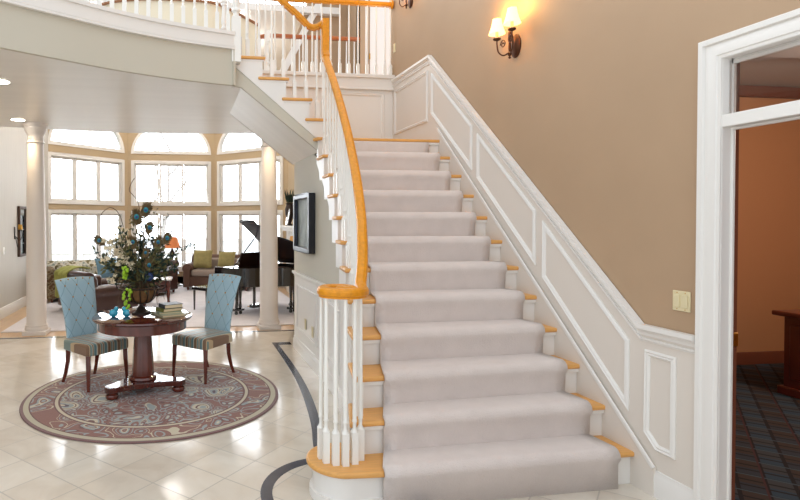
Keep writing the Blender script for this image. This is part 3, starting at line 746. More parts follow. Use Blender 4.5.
# upper hall walls beyond
mb = MB().box(1.95, 2.60, 8.3, 8.4, FL, 6.4).prism([(1.25,3.1),(1.95,3.1),(1.95,6.4),(3.4,6.4)][:3]+[(1.9,4.75)], 8.3, 8.4, 'y')
struct(mb.build('wall_upper', M['tan'], smooth=False), 'tan upper hall wall')
struct(MB().sweep([(-.05,-.02),(.05,-.02),(.05,.02),(-.05,.02)], [(1.22,8.27,3.2),(2.15,8.27,4.95)], up=(0,-1,0)).build('trim_12', M['white'], smooth=False), 'white raking crown trim in the upper hall')
mb = MB().box(2.53, 2.60, 7.62, 8.3, FL, 6.4); mb.box(2.53, 4.0, 7.68, 7.8, FL, 6.4); struct(mb.build('wall_upper', M['tan'], smooth=False))
d2 = struct(MB().box(2.53,2.62,7.64,7.70,FL,5.6).box(2.62,2.66,7.655,7.70,FL,5.6).box(3.28,3.4,7.64,7.70,FL,5.6).build('door_2', M['white'], bevel=.006), 'white door casing in the upper hall')
MB().box(2.69,3.27,7.665,7.70,FL,5.5).build('door_panel', M['white'], d2, bevel=.004)
MB().box(2.675,2.69,7.652,7.67,3.82,3.90).build('hinge', M['gold'], d2)
t = tag(empty('light_switch', (WX, 6.33, 3.56)), 'small ivory light switch at the corner above the landing', 'light switch')
MB().box(-.007, 0, -.03, .03, -.055, .055).build('plate', M['ivory'], t, bevel=.003)
MB().box(-.012, -.005, -.008, .008, -.02, .02).build('toggle', M['ivory'], t, bevel=.002)

# ------------------------------------------------------------------ living room shell
struct(MB().box(-2.86, -2.72, 3.0, 11.7, 0, 4.7).build('wall_left', M['leftwall'], smooth=False), 'pale grey wall on the far left')
struct(MB().sweep([(-a, b) for a, b in [(0,0),(-.018,0),(-.018,.12),(-.012,.135),(-.010,.16),(0,.165)]], [(-2.72,3.0,0),(-2.72,11.65,0)]).build('baseboard_left', M['white'], ang=.4))
struct(MB().box(2.25, 2.40, 8.42, 11.75, 0, 4.7).box(2.25, 2.40, BY+.12, 8.42, 0, CZ).build('wall_living', M['livtan'], smooth=False), 'warm tan living room side wall')
struct(MB().box(-2.9, 2.4, 8.2, 13.4, 4.65, 4.75).build('ceiling', M['white'], smooth=False), 'white high ceiling of the living room')
LIVZ = [(0,.27),(1.71,1.83),(2.89,3.05)]
win_n = [0]
def facet(p0, p1, a, b):
    """bay wall facet from p0 to p1; windows between distances a and b"""
    p0 = Vector(p0); p1 = Vector(p1); L = (p1-p0).length; ang = math.atan2(p1.y-p0.y, p1.x-p0.x)
    T_ = Matrix.Translation((p0.x, p0.y, 0)) @ Matrix.Rotation(ang, 4, 'Z')
    mb = MB(); D = .16
    mb.box(0, a, 0, D, 0, 4.7); mb.box(b, L, 0, D, 0, 4.7)
    for z0, z1 in LIVZ: mb.box(a, b, 0, D, z0, z1)
    c = (a+b)/2; rr_ = (b-a)/2; zc = 3.05; rz_ = .80
    arc = [(c+rr_*cos(R(d)), zc+rz_*sin(R(d))) for d in range(0, 181, 9)]
    mb.prism(arc + [(a,4.7),(b,4.7)], 0, D, 'y')
    mb.xf(T_); struct(mb.build('wall_bay', M['livtan'], smooth=False), 'warm tan wall between the tall bay windows')
    for r_i, (z0, z1) in enumerate([(.27,1.71),(1.83,2.89)]):
        win_n[0] += 1
        mb = MB(); f_ = .075
        def ring(mb, x0, x1, z0, z1, w_, y0, y1):
            mb.box(x0, x0+w_, y0, y1, z0, z1); mb.box(x1-w_, x1, y0, y1, z0, z1); mb.box(x0+w_, x1-w_, y0, y1, z0, z0+w_); mb.box(x0+w_, x1-w_, y0, y1, z1-w_, z1)
        ring(mb, a, b, z0, z1, f_, -.025, .08)
        wo = struct(mb.xf(T_).build('window_%d' % win_n[0], M['white'], bevel=.006), 'white framed triple window in the bay')
        W = (b-a-2*f_)/3
        for k in range(3):
            x0 = a+f_+W*k; x1 = x0+W
            mb = MB(); ring(mb, x0+.004, x1-.004, z0+f_, z1-f_, .042, .03, .08)
            mb.xf(T_).build('casement', M['white'], wo, bevel=.004)
            mb = MB(); gx0, gx1, gz0, gz1 = x0+.046, x1-.046, z0+f_+.042, z1-f_-.042
            for j in (1,2): mb.box(gx0+(gx1-gx0)*j/3-.004, gx0+(gx1-gx0)*j/3+.004, .052, .058, gz0, gz1)
            nh = 4 if r_i == 0 else 3
            for j in range(1, nh): mb.box(gx0, gx1, .052, .058, gz0+(gz1-gz0)*j/nh-.004, gz0+(gz1-gz0)*j/nh+.004)
            mb.xf(T_).build('muntins', M['whitepl'], wo, smooth=False)
            MB().box(gx0, gx1, .061, .064, gz0, gz1).xf(T_).build('pane', M['glass'], wo, smooth=False)
    win_n[0] += 1
    N = 20; outer = [(c+rr_*cos(pi*k/N), zc+rz_*sin(pi*k/N)) for k in range(N+1)]; inn = [(c+(rr_-.085)*cos(pi*k/N), zc+.075+(rz_-.16)*sin(pi*k/N)) for k in range(N+1)]
    vs = [(x,-.025,z) for x, z in outer] + [(x,-.025,z) for x, z in inn] + [(x,.08,z) for x, z in outer] + [(x,.08,z) for x, z in inn]
    n1_ = N+1; fs = []
    for k in range(N+1):
        j = (k+1) % (N+1)
        fs += [(k,j,n1_+j,n1_+k),(2*n1_+k,3*n1_+k,3*n1_+j,2*n1_+j),(k,2*n1_+k,2*n1_+j,j),(n1_+k,n1_+j,3*n1_+j,3*n1_+k)]
    wo = struct(MB().add(vs, fs).xf(T_).build('window_%d' % win_n[0], M['white'], smooth=False), 'white framed arched window at the top of the bay')
    mb = MB()
    for k in range(1, 6):
        a_ = pi*k/6; mb.tube([(c,.055,zc+.075),(c+(rr_-.085)*cos(a_),.055,zc+.075+(rz_-.16)*sin(a_))], .004, 4)
    mb.tube([(c+.4*cos(pi*k/16),.055,zc+.075+.3*sin(pi*k/16)) for k in range(17)], .004, 4)
    mb.xf(T_).build('muntins', M['whitepl'], wo)
    MB().prism(inn, .061, .064, 'y').xf(T_).build('pane', M['glass'], wo, smooth=False)
facet((-2.78,11.65), (-1.28,13.15), .05, 2.02)
facet((-1.28,13.15), (.75,13.15), .08, 1.95)
facet((.75,13.15), (2.25,11.65), .10, 2.0)
struct(MB().sweep([(-a, b) for a, b in [(0,0),(.018,0),(.018,.12),(.010,.15),(0,.155)]], [(-2.78,11.65,0),(-1.28,13.15,0),(.75,13.15,0),(2.25,11.65,0)]).build('baseboard_back', M['white'], ang=.4))

# columns
def column(x, y, lab):
    t = tag(empty('column', (x, y, 0)), lab, 'column', None)
    MB().box(-.148,.148,-.148,.148,0,.055).build('plinth', M['column'], t, bevel=.006)
    MB().lathe([(.142,.055),(.148,.07),(.146,.095),(.138,.105),(.138,.12),(.142,.125)], (0,0,0), 36).build('base', M['column'], t)
    MB().lathe([(.130,.12),(.124,.16),(.124,.8),(.118,1.5),(.106,2.1),(.098,2.50)], (0,0,0), 36).build('shaft', M['column'], t)
    MB().lathe([(.098,2.49),(.112,2.495),(.112,2.51),(.100,2.515),(.100,2.58),(.104,2.60),(.118,2.62),(.130,2.66),(.135,2.665),(.140,2.69),(.140,2.70)], (0,0,0), 36).lathe([(.150,2.70),(.156,2.71),(.156,CZ)], (0,0,0), 36).build('capital', M['column'], t, ang=.6)
    return t
column(-1.90, 7.50, 'white round column at left, beside the pale grey wall')
column(1.175, 7.46, 'white round column at right, in front of the grand piano')
# downlights
for (x, y, lab) in [(-2.034,7.206,'round recessed ceiling light next to the left column'),(-1.633,5.243,'round recessed ceiling light cut by the left picture edge'),(1.10,7.05,'round recessed ceiling light by the right column, hidden by the soffit')]:
    t = tag(empty('ceiling_light', (x, y, CZ)), lab, 'ceiling light')
    MB().lathe([(.062,-.004),(.085,-.006),(.09,0),(.062,0)], (0,0,0), 28).build('trim_ring', M['whitepl'], t)
    MB().lathe([(.001,-.008),(.078,-.008),(.078,-.001),(.001,-.001)], (0,0,0), 28).build('lens', M['down'], t)
    light('SPOT', (x, y, CZ-.03), 26, (1,.74,.45), .05, (0,0,0), R(120))
# light for the left column's warm glow comes from the same downlights

# ------------------------------------------------------------------ sconces
def sconce(y, z, lab):
    t = tag(empty('wall_sconce', (WX, y, z)), lab, 'wall sconce', None)
    MB().lathe([(.001,.0),(.062,.0),(.062,.008),(.05,.016),(.03,.022),(.001,.026)], (0,0,0), 24).xf(Matrix.Scale(1.45,4,(0,0,1)) @ Matrix.Rotation(-pi/2,4,'Y')).build('back_plate', M['iron'], t)
    MB().lathe([(.002,-.10),(.012,-.09),(.005,-.08),(.014,-.07),(.016,-.055),(.007,-.045),(.010,-.02),(.008,.05),(.012,.07),(.012,.10),(.004,.115)], (-.055,0,0), 12).build('stem', M['iron'], t)
    for s_, dx in ((-1,-.11),(1,-.09)):
        pth = cat([(-.055,0,-.05),(-.075,s_*.05,-.06),(-.09,s_*.095,-.02),(dx,s_*.115,.05),(dx,s_*.115,.075)], 20)
        MB().tube([tuple(p) for p in pth], .006, 8).build('arm', M['iron'], t)
        c_ = []
        for k in range(22):
            a = R(k*26); r_ = .036*(1-k/26); c_.append((dx*.8, s_*(.06+r_*cos(a)), .03+r_*sin(a)))
        MB().tube(c_, .004, 6).build('scroll', M['iron'], t)
        MB().lathe([(.004,.07),(.026,.078),(.03,.088),(.012,.09)], (dx,s_*.115,0), 14).build('drip_pan', M['iron'], t)
        MB().lathe([(.011,.085),(.011,.14)], (dx,s_*.115,0), 12).build('candle_sleeve', M['ivory'], t)
        sh = MB(); N = 20; pr_ = [(.062,.125),(.048,.165),(.038,.205),(.033,.24)]
        o_s = []
        for k in range(N): pass
        vs = [(dx+r_*cos(2*pi*k/N), s_*.115+r_*sin(2*pi*k/N), zz) for r_, zz in pr_ for k in range(N)]
        fs = [(i*N+k, i*N+(k+1)%N, (i+1)*N+(k+1)%N, (i+1)*N+k) for i in range(3) for k in range(N)]
        MB().add(vs, fs).build('lamp_shade', M['shade_w'], t, ang=1)
    return t
sconce(3.895, 2.82, 'lit double candle sconce on the tan wall, centre top')
sconce(5.86, 3.95, 'lit double candle sconce at the top edge above the landing')
light('POINT', (2.40,3.79,3.10), 4, (1,.50,.10), .03); light('POINT', (2.42,4.01,3.10), 3.2, (1,.50,.10), .03)
light('POINT', (2.40,5.75,4.2), 3, (1,.62,.22), .03); light('POINT', (2.42,5.97,4.2), 3, (1,.62,.22), .03)

# ------------------------------------------------------------------ foyer: rug, table, chairs
t = MB().lathe([(1.05,0),(1.062,.004),(1.057,.010),(1.0,.012),(.001,.012)], (0,0,0), 96).build('round_rug', M['rug']); t.location = (-.243,4.754,.001)
tag(t, 'round brick red paisley rug under the pedestal table and chairs', 'rug')
RZ = .013
TX, TY, TZ = -.345, 4.83, .667
t = tag(empty('pedestal_table', (TX, TY, RZ)), 'round mahogany pedestal table standing on the paisley rug', 'table'); H = TZ-RZ
MB().lathe([(.405,H-.03),(.418,H-.026),(.425,H-.015),(.422,H-.004),(.415,H),(.001,H)], (0,0,0), 72).build('tabletop', M['mahogtop'], t)
MB().lathe([(.36,H-.115),(.375,H-.11),(.375,H-.03),(.36,H-.028)], (0,0,0), 64).build('apron', M['mahog'], t)
MB().lathe([(.11,.10),(.118,.112),(.112,.13),(.095,.14),(.094,.16),(.09,.25),(.080,.40),(.072,.50),(.075,.52),(.085,.54)], (0,0,0), 12).build('pedestal', M['mahog'], t, ang=.3)
ft = [(-.235,-.21),(.305,-.07),(-.02,.29)]
poly = []
for k in range(3):
    a = Vector(ft[k]); nx = Vector(ft[(k+1)%3]); d = a.normalized(); s_ = Vector((-d.y, d.x))
    for an in range(-110, 111, 22):
        poly.append(tuple(a + d*.062*cos(R(an)) + s_*.062*sin(R(an))))
    m_ = (a+nx).normalized()*.115
    b_ = nx.normalized(); sb_ = Vector((-b_.y, b_.x))
    P0 = a + d*.062*cos(R(110)) + s_*.062*sin(R(110)); P3 = nx + b_*.062*cos(R(-110)) + sb_*.062*sin(R(-110))
    for tt in (.25,.5,.75): poly.append(tuple((1-tt)**2*P0 + 2*tt*(1-tt)*(m_*1.1) + tt*tt*P3))
MB().prism(poly, .058, .105).build('base_plate', M['mahogtop'], t, bevel=.006)
for (x, y) in ft: MB().lathe([(.03,0),(.05,.008),(.055,.025),(.05,.04),(.038,.046),(.045,.058)], (x,y,0), 20).build('foot', M['mahog'], t)

def chair(loc, rz, lab):
    t = tag(empty('side_chair', loc, rz), lab, 'chair', None)
    # tapered seat pad
    vs = []; N = 10
    mb = MB(); prof_z = [(0,.305,1.0),(1,.312,1.0),(2,.375,1.0),(3,.392,.985),(4,.402,.93),(5,.408,.80)]
    def outline(s):
        f, b, w1, w0 = .225, -.20, .225, .185
        pts = [(b,-w0),(f-.02,-w1),(f,-w1+.03),(f+.006,0),(f,w1-.03),(f-.02,w1),(b,w0),(b,0)]
        return [(x*s if x > 0 else b+(x-b)*1+(1-s)*.1, y*s) for x, y in pts]
    rings = [[(x, y, z) for x, y in outline(s)] for _, z, s in prof_z]
    n = 8; vs = [v for r in rings for v in r]
    fs = [tuple(range(n))[::-1], tuple((len(rings)-1)*n+k for k in range(n))] + [(i*n+k, i*n+(k+1)%n, (i+1)*n+(k+1)%n, (i+1)*n+k) for i in range(len(rings)-1) for k in range(n)]
    MB().add(vs, fs).build('seat', M['stripe'], t, bevel=.006, ang=.9)
    # flared curved backrest
    NS, NT_ = 12, 16; F = []; B = []
    def bp_(s, tt):
        w_ = .160 + .045*tt**1.6; z = .38 + .545*tt + .015*(1-s*s)*tt; x = -.185 - .02*tt - .10*tt*tt - .012*(1-s*s); th = .055*(1-.35*tt)
        return x, s*w_, z, th
    mb = MB(); vs = []
    for j in range(NT_+1):
        for i in range(NS+1):
            x, y, z, th = bp_(-1+2*i/NS, j/NT_); e = .3 if i in (0, NS) or j == NT_ else 1; vs.append((x+th*.5*e, y, z))
    o_ = len(vs)
    for j in range(NT_+1):
        for i in range(NS+1):
            x, y, z, th = bp_(-1+2*i/NS, j/NT_); e = .3 if i in (0, NS) or j == NT_ else 1; vs.append((x-th*.5*e, y, z))
    W = NS+1; fs = []
    for j in range(NT_):
        for i in range(NS):
            a = j*W+i; fs.append((a,a+1,a+1+W,a+W)); a += o_; fs.append((a,a+W,a+1+W,a+1))
    for j in range(NT_): a = j*W; fs.append((a,a+W,o_+a+W,o_+a)); a = j*W+NS; fs.append((a,o_+a,o_+a+W,a+W))
    for i in range(NS): fs.append((i,o_+i,o_+i+1,i+1)); a = NT_*W+i; fs.append((a,a+1,o_+a+1,o_+a))
    MB().add(vs, fs).build('backrest', M['bluechair'], t, ang=1)
    # gold tufting buttons on the lattice
    b0 = None
    for j, zc in enumerate([.45+.105*k for k in range(1, 5)]):
        for yy in ([-.125, 0, .125] if j % 2 == 1 else [-.1875, -.0625, .0625, .1875]):
            tt = (zc-.38)/.56; w_ = .160+.045*tt**1.6
            if abs(yy) > w_-.008: continue
            x, y, z, th = bp_(yy/w_, tt)
            if b0 is None: b0 = MB().ball((0,0,0), .0075, 8, 6).build('tufting_button', M['gold'], t); b0.location = (x+th*.5+.002, yy, zc)
            else: inst(b0, (x+th*.5+.002, yy, zc), t)
    for yy in (-.155,-.078,0,.078,.155): inst(b0, (-.20-.10+.012, yy, .918+.012*(1-abs(yy)*5)), t)
    for s_ in (-1, 1):
        MB().tube([(.195,s_*.195,.32),(.198,s_*.198,.2),(.203,s_*.203,.1),(.208,s_*.206,0)], [.030,.026,.021,.018], 4).build('leg', M['mahog'], t, ang=.3)
        MB().tube([(-.165,s_*.155,.32),(-.172,s_*.157,.2),(-.20,s_*.162,.09),(-.235,s_*.168,0)], [.030,.026,.022,.018], 4).build('leg', M['mahog'], t, ang=.3)
    return t
chair((-.80,5.13,RZ), R(-46), 'blue tufted chair with striped seat at left of the pedestal table')
chair((.20,5.225,RZ), R(225), 'blue tufted chair with striped seat at right of the pedestal table')

# books on the table
bz = TZ+.001
def book(x, y, z, w_, d, h, rz, mt_, lab):
    t = tag(empty('book', (x, y, z), rz), lab, 'book', 'books on the pedestal table')
    MB().box(-w_/2,w_/2,-d/2,d/2,0,.004).box(-w_/2,w_/2,-d/2,d/2,h-.004,h).box(-w_/2,-w_/2+.004,-d/2,d/2,0,h).build('cover', mt_, t)
    MB().box(-w_/2+.004,w_/2-.006,-d/2+.005,d/2-.005,.004,h-.004).build('pages', M['page'], t)
    return h
z = bz
z += book(-.125, 4.82, z, .22, .27, .018, R(24), M['bk_sage'], 'sage book at the bottom of the stack on the table') + .0005
z += book(-.12, 4.81, z, .20, .16, .016, R(12), M['bk_grey'], 'grey green book, second from the bottom of the stack') + .0005
z += book(-.12, 4.82, z, .19, .15, .028, R(30), M['bk_olive'], 'olive covered book, second from the top of the stack') + .0005
z += book(-.105, 4.815, z, .17, .14, .034, R(24), M['bk_navy'], 'dark navy covered book on top of the stack') + .0005

def bird(x, y, rz, lab, fl=1):
    t = tag(empty('bird_figurine', (x, y, bz), rz), lab, 'bird figurine', None)
    mb = MB().ball((0,0,.032), .032, 16, 12, (1.25,.95,1))
    mb.ball((.024,0,.066), .020, 14, 10)
    mb.lathe([(.018,0),(.020,.004),(.014,.01)], (0,0,0), 14)
    o = mb.build('body', M['birdblue'], t)
    MB().tube([(-.03,0,.036),(-.06,0,.048),(-.085,0,.062)], [.014,.010,.006], 8).build('tail', mat('brown_bird_tail', (120,92,80), .4) if fl else M['birdblue'], t)
    MB().lathe([(.006,0),(.0005,.014)], (0,0,0), 8).xf(Matrix.Translation((.042,0,.066)) @ Matrix.Rotation(pi/2,4,'Y')).build('beak', M['gold'], t)
bird(-.585, 4.765, R(20), 'turquoise ceramic bird figurine at left, facing the other bird')
bird(-.475, 4.755, R(150), 'turquoise ceramic bird figurine at right, nearer the flower urn')

# ------------------------------------------------------------------ flower arrangement
AX, AY = -.365, 4.93
fa = tag(empty('flower_arrangement', (AX, AY, bz)), 'tall arrangement of peacock feathers and foliage in an iron footed urn on the table', 'flower arrangement')
MB().lathe([(.085,0),(.085,.012),(.07,.018),(.045,.03),(.035,.05),(.018,.065),(.016,.085),(.028,.095)], (0,0,0), 20).build('urn_foot', M['bronzed'], fa)
MB().lathe([(.03,.09),(.075,.10),(.105,.13),(.125,.17),(.135,.21),(.10,.22)], (0,0,0), 20).build('pod_filling', M['coir'], fa)
mb = MB()
for k in range(12):
    a = 2*pi*k/12; mb.tube([(r_*cos(a), r_*sin(a), z) for r_, z in [(.03,.085),(.08,.098),(.112,.13),(.132,.17),(.145,.22),(.165,.235)]], .005, 6)
mb.tube([(.147*cos(2*pi*k/32), .147*sin(2*pi*k/32), .222) for k in range(33)], .006, 6)
mb.build('urn_basket', M['bronzed'], fa)
for s_ in (-1, 1):
    MB().tube([tuple(p) for p in cat([(s_*.145,0,.20),(s_*.20,0,.22),(s_*.215,0,.29),(s_*.18,0,.33),(s_*.155,0,.29)], 24)], .006, 6).build('urn_handle', M['bronzed'], fa)
rnd = random.Random(11)
stems = []; leaves = MB(); ol = MB(); st_mb = MB()
def leaf(mb, p, d, L, w_, n_=None):
    d = d.normalized(); s_ = d.cross(n_ or Vector((rnd.uniform(-1,1),rnd.uniform(-1,1),rnd.uniform(-.2,1)))).normalized(); u_ = s_.cross(d)
    a, b, c, e = p, p + d*L*.45 + s_*w_/2 + u_*L*.05, p + d*L + u_*-.05*L, p + d*L*.45 - s_*w_/2 + u_*L*.05
    mid = p + d*L*.5 - u_*L*.04
    mb.add([a, b, c, e, mid], [(0,1,4),(1,2,4),(2,3,4),(3,0,4)])
def stem(tip, mb=st_mb, r=.003, bend=.1, base=None):
    b = Vector(base or (rnd.uniform(-.05,.05), rnd.uniform(-.05,.05), .19)); tip = Vector(tip)
    ctrl = b.lerp(tip, .5) + Vector((rnd.uniform(-bend,bend)*.5, rnd.uniform(-bend,bend)*.5, bend)); pts = []
    for k in range(13):
        q_ = k/12; pts.append((1-q_)**2*b + 2*q_*(1-q_)*ctrl + q_*q_*tip)
    mb.tube(pts, [r*(1-.5*k/12) for k in range(13)], 5); return pts
tips = [(-.36,.52),(-.30,.40),(-.26,.60),(-.33,.46),(-.20,.52),(-.16,.70),(-.07,.82),(.02,.76),(.10,.66),(.16,.56),(.22,.62),(.17,.44),(.26,.50),(.10,.46),(-.10,.55),(.0,.58),(.30,.42),(-.24,.30),(-.16,.36),(.20,.34),(-.05,.40),(.06,.36),(-.28,.44),(.24,.40),(-.04,.66),(.12,.56),(-.12,.62),(.05,.50),(-.22,.62)]
for (x, zz) in tips:
    pts = stem((x, rnd.uniform(-.2,.2), zz))
    for k in range(4, 13):
        for j in range(5):
            p = pts[k] + Vector([rnd.uniform(-.03,.03) for _ in range(3)])
            d = (pts[k]-pts[k-1]).normalized()*.6 + Vector([rnd.uniform(-1,1) for _ in range(3)])*.9
            leaf(leaves if rnd.random() < .55 else ol, p, d, rnd.uniform(.035,.075), rnd.uniform(.016,.032))
# low fill around the rim
for k in range(300):
    a = rnd.uniform(0, 2*pi); r_ = rnd.uniform(.02,.19); p = Vector((r_*cos(a), r_*sin(a), rnd.uniform(.2,.50)))
    leaf(leaves if rnd.random() < .5 else ol, p, Vector((cos(a), sin(a), rnd.uniform(-.6,1))), rnd.uniform(.04,.09), rnd.uniform(.01,.025))
# eucalyptus and light sprays to the right and far left
for tip, n_ in [((.43,-.05,.60),26),((.34,.05,.84),22),((.24,-.1,.86),18),((-.20,0,.80),18),((.47,.1,.58),20),((-.30,.1,.66),18),((.14,0,.92),16)]:
    pts = stem(tip, r=.0022, bend=.16)
    for k in range(6, 13):
        for j in range(n_//9+1): leaf(ol if rnd.random() < .6 else leaves, pts[k]+Vector([rnd.uniform(-.012,.012) for _ in range(3)]), Vector([rnd.uniform(-1,1) for _ in range(3)]), rnd.uniform(.022,.036), rnd.uniform(.016,.024))
# hanging grasses
for k in range(26):
    a = rnd.uniform(0, 2*pi); r_ = rnd.uniform(.12,.25)
    mb_ = ol; p = [Vector((.08*cos(a),.08*sin(a),.24)), Vector((r_*.8*cos(a), r_*.8*sin(a), .36)), Vector((r_*cos(a), r_*sin(a), rnd.uniform(.08,.26)))]
    st_mb.tube([(1-q_)**2*p[0]+2*q_*(1-q_)*p[1]+q_*q_*p[2] for q_ in [j/8 for j in range(9)]], .0022, 4)
# curly twigs
for pth in [[(0,0,.25),(.02,0,.6),(-.02,0,.95),(-.06,0,1.03),(-.10,0,1.08),(-.085,0,1.14),(-.055,0,1.19)],[(-.05,0,.3),(-.12,0,.6),(-.18,.02,.85),(-.26,.02,.93),(-.335,0,.88),(-.33,0,.83)],[(0,0,.3),(-.2,0,.5),(-.345,0,.62),(-.375,0,.56),(-.35,0,.50)]]:
    st_mb.tube([tuple(p) for p in cat(pth, 30)], .003, 5)
st_mb.build('stems', M['twig'], fa); leaves.build('dark_foliage', M['darkleaf'], fa, smooth=False)['kind'] = 'stuff'; ol.build('olive_foliage', M['olive'], fa, smooth=False)['kind'] = 'stuff'
# blossoms
for (cx_, cz_, n_) in [(-.20,.66,10),(-.22,.56,10),(-.15,.48,12),(-.10,.40,9),(-.24,.30,5),(-.16,.72,8),(-.27,.62,9),(-.12,.60,8),(-.17,.52,8),(-.28,.48,6)]:
    mb = MB()
    for k in range(n_):
        p = Vector((cx_+rnd.uniform(-.05,.05), rnd.uniform(-.12,-.02), cz_+rnd.uniform(-.05,.05)))
        for j in range(5):
            a = 2*pi*j/5; leaf(mb, p, Vector((cos(a), -.5, sin(a))), .027, .02)
    mb.build('white_blossom_spray', M['cream_fl'], fa, smooth=False)['kind'] = 'stuff'
# peacock feathers
for (x, zz, lean, s_) in [(.043,.895,.5,1.0),(-.027,.835,-.15,1.0),(.077,.745,.35,.8),(-.060,.62,-.2,.8),(-.335,.64,-.9,.75),(.225,.655,.5,.8),(.15,.62,.3,.75),(.045,.53,.1,.6),(.075,.42,.1,.8)]:
    y_ = -.10; base = Vector((x*.2, -.02, .22)); c_ = Vector((x, y_, zz))
    st_mb2 = MB().tube([base, base.lerp(c_,.5)+Vector((0,-.02,.05)), c_], .0022, 5)
    d = Vector((sin(lean), 0, cos(lean))); sd_ = Vector((cos(lean), 0, -sin(lean)))
    for k in range(110):
        q_ = rnd.uniform(-1,1); off = rnd.uniform(-.07,.02)*s_
        p = c_ + d*off; dr = (d*rnd.uniform(.6,1.3) + sd_*q_*1.0 + Vector((0,rnd.uniform(-.2,.2),0)))
        leaf(st_mb2, p, dr, (.095-.03*abs(q_))*s_, .012, Vector((0,-1,.1)))
    f_ = st_mb2.build('peacock_feather', M['feather'], fa, smooth=False)
    MB().ball(tuple(c_+d*.015*s_+Vector((0,-.012,0))), .021*s_, 12, 8, (1,.3,1.15)).build('feather_eye', M['teal'], f_)
    MB().ball(tuple(c_+d*.012*s_+Vector((0,-.018,0))), .011*s_, 10, 8, (1,.3,1)).build('feather_centre', M['navy'], f_)
# lime grapes
for (cx_, cz_, n_, hgt) in [(-.115,.36,26,.10),(-.105,.17,22,.17)]:
    mb = MB()
    for k in range(n_):
        q_ = k/n_; mb.ball((cx_+rnd.uniform(-.045,.045)*(1-.6*q_), -.15+rnd.uniform(-.03,.03), cz_+.06-hgt*q_), .013, 8, 6)
    mb.build('grape_cluster', M['lime'], fa)
MB().ball((.075,-.12,.33), .038, 14, 10, (1,.8,1)).build('blue_ball', mat('dark_blue_glass', (26,54,104), .3), fa)

# ------------------------------------------------------------------ seating
def sofa(name, loc, rz, lab, w_, d, hb, ha, hs, mt_, cat_='sofa', arm_r=.10, cush=2, seat_m=None, foot=.07, back_m=None):
    t = tag(empty(name, loc, rz), lab, cat_)
    MB().box(-d/2, d/2-.04, -w_/2+.03, w_/2-.03, foot, hs-.10).build('base', mt_, t, bevel=.015)
    # rolled back
    pr = [(-d/2,foot),(-d/2+.02,hb-.16),(-d/2-.05,hb-.14),(-d/2-.09,hb-.08),(-d/2-.06,hb-.02),(-d/2,hb),(-d/2+.08,hb-.03),(-d/2+.14,hb-.12),(-d/2+.20,hs-.1),(-d/2+.2,foot)]
    MB().prism(pr, -w_/2+.04, w_/2-.04, 'y').build('backrest', back_m or mt_, t, bevel=.02, ang=1)
    for s_ in (-1, 1):
        ap = [(0,foot),(0,ha-.12)] + [(arm_r*.55+arm_r*1.05*cos(R(a)), ha-arm_r+arm_r*sin(R(a))) for a in range(200, -41, -20)] + [(.14,ha-.2),(.14,foot)]
        ap = [(s_*(w_/2-.14+p), q_) for p, q_ in ap]
        MB().prism([(y, z) for y, z in ap], -d/2+.06, d/2, 'x').build('arm', mt_, t, bevel=.015, ang=1)
    cw = (w_-.34)/cush
    for k in range(cush):
        y0 = -w_/2+.17+cw*k
        MB().box(-d/2+.2, d/2-.01, y0+.004, y0+cw-.004, hs-.10, hs+.03).build('seat_cushion', seat_m or mt_, t, bevel=.035, seg=4)
        MB().box(-d/2+.13, -d/2+.30, y0+.004, y0+cw-.004, hs+.03, hb-.07).build('back_cushion', seat_m or mt_, t, bevel=.045, seg=4)
    for sx_ in (-1, 1):
        for sy_ in (-1, 1): MB().lathe([(.018,0),(.028,foot*.5),(.03,foot+.005)], (sx_*(d/2-.09), sy_*(w_/2-.09), 0), 12).build('foot', M['mahog'], t)
    return t
def pillow(loc, rot, w_, h, mt_, lab, group=None):
    N = 8; vs = []; fs = []
    for s_ in (1, -1):
        for j in range(N+1):
            for i in range(N+1):
                u, v = -1+2*i/N, -1+2*j/N; th = .07*((1-u**4)*(1-v**4))**.6*s_
                k = 1-.06*(1-v*v) ; k2 = 1-.06*(1-u*u)
                vs.append((th, u*w_/2*k, v*h/2*k2))
    W = N+1
    for s_ in range(2):
        o_ = s_*W*W
        for j in range(N):
            for i in range(N): a = o_+j*W+i; fs.append((a,a+1,a+1+W,a+W))
    o = MB().add(vs, fs).build('throw_pillow', mt_, None, ang=1.3); o.location = loc; o.rotation_euler = rot
    return tag(o, lab, 'pillow', group)
CARP = .014
sofa('floral_sofa', (-1.86,10.72,CARP), R(-74), 'floral patterned sofa with rolled arms beside the left bay window', 1.35, .85, .70, .60, .38, M['floral_brown'], 'sofa', seat_m=M['floral'], back_m=M['floral'])
sofa('leather_armchair', (-1.40,9.30,CARP), R(38), 'dark brown leather armchair behind the left blue chair, green throw over it', 1.12, .85, .68, .46, .30, M['leather'], 'armchair', cush=1)
sofa('leather_armchair', (-.66,11.25,CARP), R(-120), 'brown leather armchair further back, behind the flower arrangement', .9, .8, .66, .56, .36, M['leather'], 'armchair', cush=1)
sofa('brown_sofa', (.78,11.80,CARP), R(-103), 'brown sofa with taupe cushions by the right bay window', 1.42, .80, .72, .56, .40, M['brownfab'], 'sofa', seat_m=M['taupe'])
pillow((-1.40,10.52,.60), (0,R(-25),R(-60)), .42, .40, M['tealpillow'], 'muted blue pillow leaning on the floral sofa')
pillow((.42,11.78,.66), (0,R(-18),R(-105)), .42, .40, M['goldpillow'], 'olive gold pillow at the left end of the brown sofa')
pillow((.92,11.68,.64), (0,R(-18),R(-120)), .40, .38, M['goldpillow'], 'olive gold pillow in the middle of the brown sofa')
